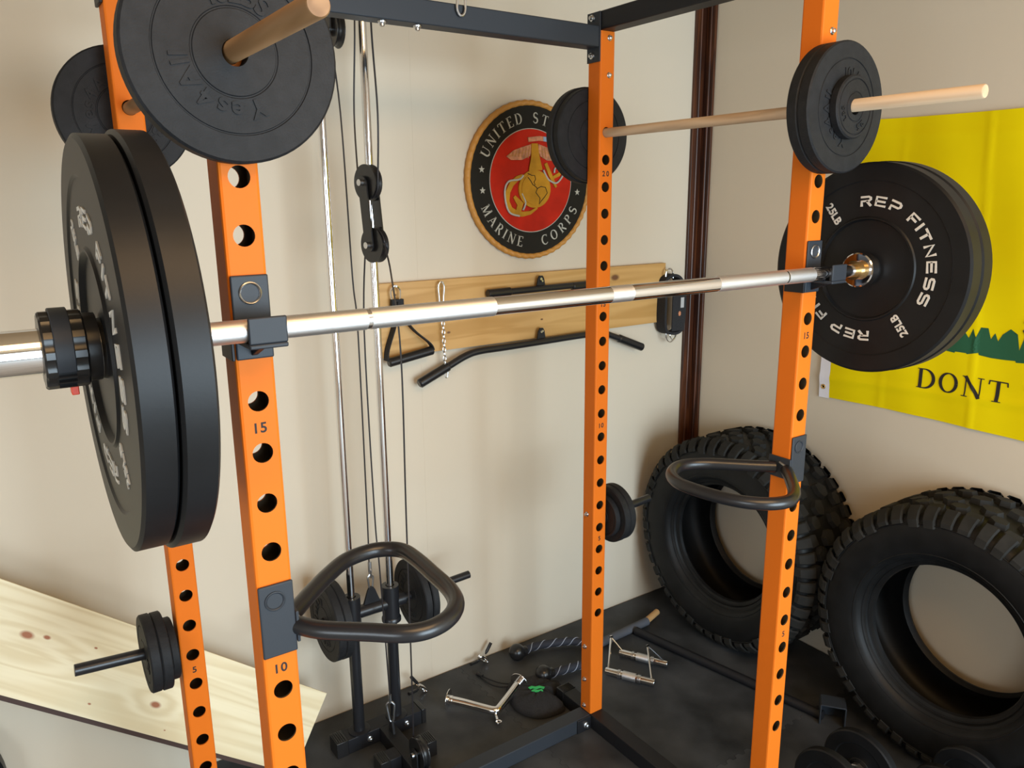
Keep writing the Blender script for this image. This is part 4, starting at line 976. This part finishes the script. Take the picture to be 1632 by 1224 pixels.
# ------------------------------------------------------------------ tyres
def tyre(y, label, rot):
    R = .405; xc = WX - .1590
    t = thing('truck_tyre', label, 'tyre', (xc, y, R), 'big black off-road tyres against the right wall')
    h_ = [(-.086, .223), (-.094, .218), (-.104, .221), (-.109, .232), (-.119, .236), (-.124, .246), (-.135, .251), (-.143, .262), (-.1485, .280), (-.152, .300), (-.1535, .322), (-.1525, .345), (-.146, .3655), (-.134, .376), (-.110, .3845), (-.060, .3880), (0, .3890)]
    inn = [(0, .378), (-.06, .377), (-.110, .370), (-.132, .352), (-.138, .322), (-.130, .290), (-.112, .262), (-.094, .240), (-.080, .228)]
    prof = h_ + [(-a, r) for a, r in h_[:-1][::-1]] + [(-a, r) for a, r in inn[::-1]] + inn[1:]
    obj('carcass', MB().lathe(prof, (0, 0, 0), 'x', 120, closed=True), 'tyre', t, ang=40, local=True)
    # bead grooves and small rim of rubber hairs as thin rings
    rg = MB()
    for xx, rr in ((-.1515, .3535), (-.1095, .2315), (-.1245, .2465), (-.1430, .2640)):
        rg.tube([(xx, rr * math.cos(2 * PI * i / 90), rr * math.sin(2 * PI * i / 90)) for i in range(90)], .0022, 6, closed=True)
    obj('sidewall_ridge', rg, 'tyre', t, local=True)
    tr = MB(); rnd = random.Random(int(rot * 100))
    def lug(a0, pts, r0, r1, inset=.82):
        cx_ = sum(p[1] for p in pts) / len(pts); ca = sum(p[0] for p in pts) / len(pts); n = len(pts)
        vs = []
        for a, x in pts: vs.append((x, r0(x) * math.cos(a0 + a), r0(x) * math.sin(a0 + a)))
        for a, x in pts:
            a2 = ca + (a - ca) * inset; x2 = cx_ + (x - cx_) * inset; vs.append((x2, r1(x2) * math.cos(a0 + a2), r1(x2) * math.sin(a0 + a2)))
        tr.add(vs, [tuple(range(n, 2 * n))] + [(i, (i + 1) % n, n + (i + 1) % n, n + i) for i in range(n)])
    N = 24; P = 2 * PI / N
    base = lambda x: .386 - .35 * max(0, abs(x) - .06) ** 1.6 * 4
    topr = lambda x: .4050 - .5 * max(0, abs(x) - .07) ** 1.7 * 3.2
    for k in range(N):
        a = k * P + rot
        for s in (-1, 1):
            o_ = 0 if s < 0 else P * .5
            # centre lugs
            lug(a + o_, [(.05 * P, s * .006), (.36 * P, s * .003), (.62 * P, s * .020), (.55 * P, s * .048), (.25 * P, s * .055), (.02 * P, s * .034)], base, topr)
            lug(a + o_ + .46 * P, [(.02 * P, s * .062), (.20 * P, s * .052), (.47 * P, s * .058), (.50 * P, s * .088), (.22 * P, s * .098), (.0 * P, s * .084)], base, topr)
            # shoulder lugs wrapping onto the sidewall
            wrap = .124 if k % 2 else .131
            lug(a + o_, [(.02 * P, s * .092), (.40 * P, s * .086), (.46 * P, s * .112), (.44 * P, s * wrap), (.04 * P, s * wrap), (.0, s * .112)], base, lambda x: topr(x) - .001, .9)
            # side biters
            rA, rB = .3945, (.345 if k % 2 else .352)
            for bq, (b1_, b2_) in enumerate(((.04, .42), (.56, .93))):
                a1, a2 = a + o_ + b1_ * P, a + o_ + b2_ * P
                rB = .345 if (k + bq) % 2 else .356
                vs = []
                for (x_, r_) in ((.122, .398), (.1415, .388), (.1565, .368), (.1575, rB)):
                    for aa in (a1, a1 + (a2 - a1) * .12, a2 - (a2 - a1) * .12, a2):
                        dd = .0 if aa in (a1, a2) else .004
                        vs.append((s * (x_ - (.006 if aa in (a1, a2) else 0)), (r_ + (dd if x_ < .14 else 0)) * math.cos(aa), (r_ + (dd if x_ < .14 else 0)) * math.sin(aa)))
                fs = [(4 * i + j, 4 * i + j + 1, 4 * i + 5 + j, 4 * i + 4 + j) for i in range(3) for j in range(3)]
                n0 = len(vs); vs.append((s * .145, rB * math.cos((a1 + a2) / 2), rB * math.sin((a1 + a2) / 2)))
                fs += [(12, 13, n0), (13, 14, n0), (14, 15, n0)]
                tr.add(vs, fs)
            lug(a + o_ + .53 * P, [(.0, s * .104), (.36 * P, s * .100), (.40 * P, s * .120), (.36 * P, s * .138), (.04 * P, s * .138)], lambda x: base(x) - .002, lambda x: topr(x) - .004 - .3 * max(0, abs(x) - .12), .86)
    obj('tread', tr, 'tread', t, ang=25, local=True)
    lt = MB()
    arc_text(lt, 'MUD TERRAIN', 'bold', .022, .306, 60 + math.degrees(rot), lambda u, v, d: (-.1515 - d, -u, v), -.004, .0012, span=70, gap=.2) if False else None
    return t
tyre(-.047, 'black off-road truck tyre nearest the camera, leaning on the right wall under the flag', .03)
tyre(.7655, 'black off-road truck tyre in the room corner, behind the far dip handle', .09)

# ------------------------------------------------------------------ pine plank and spare plate by the back wall
B_ = Vector((.3224, 1.0045, .003)); T_ = Vector((.4642, 1.0712, .1797)); L_ = Vector((-.3412, 1.0157, .5311))
dx_ = (L_ - B_).normalized(); ez = (T_ - B_).normalized(); ez = (ez - dx_ * ez.dot(dx_)).normalized(); ny_ = dx_.cross(ez).normalized()
if ny_.y < 0: ny_ = -ny_
plk = thing('pine_plank', 'wide raw pine plank propped diagonally along the back wall at lower left', 'wooden plank', tuple(B_))
plk.rotation_euler = Matrix((-dx_, ny_, ez)).transposed().to_euler()
PWd = .2362
obj('board', MB().box(-2.0, 0, 0, .0185, 0.0004, PWd), 'plank', plk, bevel=.0008, local=True)
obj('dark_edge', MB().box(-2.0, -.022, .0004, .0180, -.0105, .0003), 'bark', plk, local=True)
sp = thing('bumper_plate', 'black round plate leaning on the back wall below the pine plank, mostly cut off', 'bumper plate', (-.586, 1.150, .226))
sp.rotation_euler = (0, 0, PI / 2)
h = .025; pr = [(-h, .219), (-h + .005, .2255), (h - .005, .2255), (h, .219), (h, .0256), (-h, .0256)]
obj('rubber_disc', MB().lathe(pr, (0, 0, 0), 'x', 80, closed=True), 'rubber', sp, local=True)

# ------------------------------------------------------------------ things on the floor
# triceps rope
ro = thing('triceps_rope', 'thick black twisted triceps rope with two ball ends lying behind the far rear upright', 'rope', (1.30, 1.03, 0))
ctr = catmull([(1.225, 1.112, .020), (1.29, 1.118, .020), (1.37, 1.092, .020), (1.43, 1.062, .020), (1.462, 1.010, .020), (1.445, .960, .020), (1.40, .930, .020), (1.35, .926, .020), (1.29, .936, .020), (1.222, .945, .020)], 12)
obj('rope', MB().tube(ctr, .0145, 16), 'rope', ro)
sp_ = MB()
def perp(i):
    t_ = (ctr[min(i + 1, len(ctr) - 1)] - ctr[max(i - 1, 0)]).normalized(); a = t_.cross(Vector((0, 0, 1))).normalized(); return a, a.cross(t_)
for ph in range(2):
    pts = []
    for i in range(len(ctr)):
        a, b = perp(i); q = i * .46 + ph * PI; pts.append(ctr[i] + .0142 * (a * math.cos(q) + b * math.sin(q)))
    sp_.tube(catmull(pts, 3), .0016, 6)
obj('tracer_strand', sp_, 'ropeline', ro)
for (x, y) in ((1.205, 1.111), (1.203, .945)):
    obj('rubber_ball', MB().lathe([(-.030 * math.cos(PI * i / 14), .0005 + .030 * math.sin(PI * i / 14)) for i in range(15)], (x, y, .031), 'x', 24), 'plastic', ro)
    obj('ball_collar', MB().tube([(x + .022, y, .025), (x + .040, y, .022)], .018, 16), 'plastic', ro, bevel=.002)
# foam sleeved stick
sk = thing('wooden_stick', 'grey foam sleeved stick with a bare tan wooden end lying by the far tyre', 'stick', (1.68, 1.01, 0))
obj('foam_sleeve', MB().tube([(1.490, .995, .0165), (1.765, 1.008, .0165)], .016, 18), 'sleeve_', sk, bevel=.002)
obj('wooden_end', MB().tube([(1.755, 1.0076, .0165), (1.848, 1.037, .0165), (1.852, 1.038, .0165)], [.0125, .0125, .009], 18), 'stickwood', sk)
# V-shaped chrome press bar
vb = thing('v_press_bar', 'chrome V-shaped press bar with end discs lying on the mat', 'cable attachment', (.95, .90, 0))
vp = catmull([(.860, 1.008, .032), (.895, .965, .029), (.935, .912, .024), (.955, .888, .022), (.968, .884, .022), (.990, .893, .024), (1.040, .917, .030), (1.095, .944, .038)], 6)
obj('bent_tube', MB().tube(vp, .0135, 20), 'chrome', vb)
def flange(c0, d_):
    d_ = Vector(d_).normalized(); c0 = Vector(c0)
    obj('end_disc', MB().tube([c0, c0 + d_ * .003], .0335, 28).tube([c0 - d_ * .015, c0], .0145, 20), 'chrome', vb, bevel=.0008)
flange((.857, 1.012, .032), (-.66, .75, .05)); flange((1.098, .946, .038), (.90, .42, .12))
obj('swivel_eye', MB().tube([(.958, .886, .016), (.950, .862, .013), (.945, .850, .012)], .0055, 12).tube([(.945 + .008 * math.cos(i * PI / 6), .843 + .008 * math.sin(i * PI / 6), .011) for i in range(12)], .0032, 8, closed=True), 'chrome', vb)
# black drawstring pouch
bg_ = thing('drawstring_pouch', 'black fabric drawstring pouch with a small green print behind the upright foot', 'pouch', (1.14, .88, 0))
ol = [(1.075, .985), (1.045, .930), (1.030, .860), (1.055, .800), (1.100, .775), (1.160, .772), (1.166, .800), (1.165, .850), (1.205, .860), (1.235, .890), (1.215, .905), (1.190, .965), (1.130, .995)]
oc = catmull([(a, b, 0) for a, b in ol], 4, True); cx_, cy_ = 1.125, .885; bm_ = MB(); n = len(oc); vs = []; lev = ((1.0, .001), (1.02, .008), (.93, .022), (.75, .033), (.5, .039), (.25, .040))
for s, z in lev:
    for i, p in enumerate(oc):
        wr = .0035 * math.sin(i * 1.7 + s * 9) * (z > .01)
        vs.append((cx_ + (p.x - cx_) * s, cy_ + (p.y - cy_) * s, z + wr))
vs.append((cx_, cy_, .040)); fs = [(r * n + i, r * n + (i + 1) % n, (r + 1) * n + (i + 1) % n, (r + 1) * n + i) for r in range(len(lev) - 1) for i in range(n)]
fs += [((len(lev) - 1) * n + i, (len(lev) - 1) * n + (i + 1) % n, len(vs) - 1) for i in range(n)] + [tuple(range(n))[::-1]]
obj('fabric_body', bm_.add(vs, fs), 'cloth', bg_, ang=60)
dr = MB(); dr.tube(catmull([(1.085, .960, .020), (1.050, 1.000, .010), (1.035, 1.045, .006), (1.034, 1.090, .006)], 6), .0024, 8)
dr.tube(catmull([(1.095, .970, .020), (1.070, 1.010, .010), (1.052, 1.055, .006), (1.040, 1.092, .006)], 6), .0024, 8)
obj('drawstring', dr, 'cloth', bg_)
obj('cord_stopper', MB().tube([(1.040, 1.088, .008), (1.032, 1.112, .008)], [.005, .008], 12), 'plastic', bg_)
lg = MB(); e1, e2 = Vector((.823, -.568)), Vector((.568, .823)); o_g = Vector((1.098, .888))
for poly_ in ([(-.002, .012), (.010, .020), (.022, .016), (.036, .021), (.054, .014), (.050, .004), (.040, .010), (.024, .004), (.012, .009), (.004, .003)],
              [(.008, -.006), (.018, .002), (.030, -.003), (.044, .002), (.048, -.008), (.036, -.006), (.028, -.014), (.016, -.010)]):
    lg.prism([tuple(o_g + e1 * a - Vector((0, 0)) + e2 * b) for a, b in poly_], .0405, .0432, lambda u, v, d: (u, v, d))
obj('green_print', lg, 'lime', bg_)
# close-grip row handle
rw = thing('row_handle', 'chrome close-grip row handle with two knurled grips lying to the right of the upright foot', 'cable attachment', (1.52, .83, 0))
def grip(a, b):
    a, b = Vector(a), Vector(b); d_ = b - a
    o = obj('grip', MB().tube([a, b], .0125, 18), 'chrome', rw, bevel=.001)
    for t0, t1, r, m_ in ((.26, .31, .0155, 'steel'), (.36, .62, .0150, 'knurl'), (.66, .72, .0155, 'steel')):
        obj('grip_sleeve', MB().tube([a + d_ * t0, a + d_ * t1], r, 18), m_, o)
grip((1.4085, .851, .016), (1.499, .697, .016)); grip((1.528, .908, .016), (1.618, .752, .016))
ar = MB()
A1, A2, B1, B2 = Vector((1.414, .842, .022)), Vector((1.494, .706, .022)), Vector((1.534, .898, .022)), Vector((1.612, .762, .022))
T1, T2 = Vector((1.512, .940, .068)), Vector((1.574, .812, .072))
for p, q in ((A1, T1), (T1, B1), (A2, T2), (T2, B2)): ar.tube([p, q], .0042, 10)
for p in (T1, T2): ar.lathe([(p.x - .006, .006), (p.x + .006, .006)], (0, p.y, p.z), 'x', 12)
obj('side_arm', ar, 'chrome', rw)
# spring collars
def spring(x, y, rz, label):
    t = thing('spring_collar', label, 'spring collar', (x, y, 0), 'spring collars by the back wall')
    mb = MB(); pts = []
    for i in range(60):
        a = 2 * PI * i / 20; pts.append((x + .017 * math.cos(a + rz), y + .008 * (i / 60 - .5) * 2, .0205 + .017 * math.sin(a)))
    mb.tube(pts, .0032, 8); obj('coil', mb, 'chrome', t)
    d1 = Vector((math.cos(rz), .15 * math.sin(rz), .75)).normalized(); d2 = Vector((math.cos(rz + 1.9), -.2, .12)).normalized()
    for d_ in (d1, d2):
        p = Vector((x, y, .0205)) + Vector((d_.x, d_.y, d_.z)) * .018; obj('handle', MB().tube([p, p + d_ * .012, p + d_ * .045], [.0024, .006, .006], 10), 'plastic', t)
spring(1.088, 1.160, .9, 'chrome spring collar with black handles by the wall, beside the rope ball')
spring(.822, 1.135, 2.1, 'chrome spring collar with black handles by the wall, beside the cable tower')
# safety arm on the floor
sa = thing('safety_arm', 'long black steel safety arm with a U bracket lying on the mat before the tyres', 'safety bar', (1.74, .6, 0))
sa_p = [(1.679, .980, .0165), (1.724, .742, .0165), (1.773, .496, .0165), (1.815, .262, .0165)]
obj('arm_tube', MB().tube([sa_p[0], (1.8165, .255, .0165)], .0160, 16), 'black', sa)
dr_ = (Vector(sa_p[3]) - Vector(sa_p[0])).normalized(); pr_ = Vector((-dr_.y, dr_.x, 0)); e0 = Vector((1.825, .215, .036))
if pr_.x < 0: pr_ = -pr_
ub = MB()
ah, bh = Vector((.80, .60, 0)), Vector((.60, -.80, 0)); e0 = Vector((1.835, .235, .036))
for q in (-.037, .037): ub.obox(e0 + bh * q + Vector((0, 0, -.001)), ah * .030, bh * .0022, (0, 0, .0345))
ub.obox(e0 + Vector((0, 0, .0335)), ah * .030, bh * .037, (0, 0, .0022))
ub.obox(e0 + ah * .028, ah * .0022, bh * .037, (0, 0, .0330))
obj('u_bracket', ub, 'slate', sa, bevel=.001)
# dumbbells
def dumbbell(x0, x1, y, R, label):
    t = thing('dumbbell', label, 'dumbbell', ((x0 + x1) / 2, y, 0), 'plate dumbbells at lower right')
    z = R + .0005
    obj('handle_bar', MB().tube([(x0 - .035, y, z), (x1 + .035, y, z)], .0125, 18), 'black', t)
    for x in (x0, x1):
        pr = [(x - .011, .0128), (x - .011, .030), (x - .009, .032), (x - .009, R * .66), (x - .012, R * .69), (x - .012, R - .004), (x - .009, R), (x + .009, R), (x + .012, R - .004), (x + .012, R * .69), (x + .009, R * .66), (x + .009, .032), (x + .011, .030), (x + .011, .0128)]
        pl_ = obj('plate', MB().lathe(pr, (0, y, z), 'x', 56, closed=True), 'rubber', t, ang=28)
        s = -1
        obj('star_nut', MB().lathe([(x + s * .012, .021), (x + s * .024, .021), (x + s * .026, .018)], (0, y, z), 'x', 8), 'steel' if x == x1 else 'black', t)
dumbbell(1.446, 1.583, -.015, .109, 'black plate dumbbell standing on the mat beside the far front upright')
dumbbell(1.668, 1.790, -.205, .095, 'black plate dumbbell at the bottom edge, touching the near tyre')
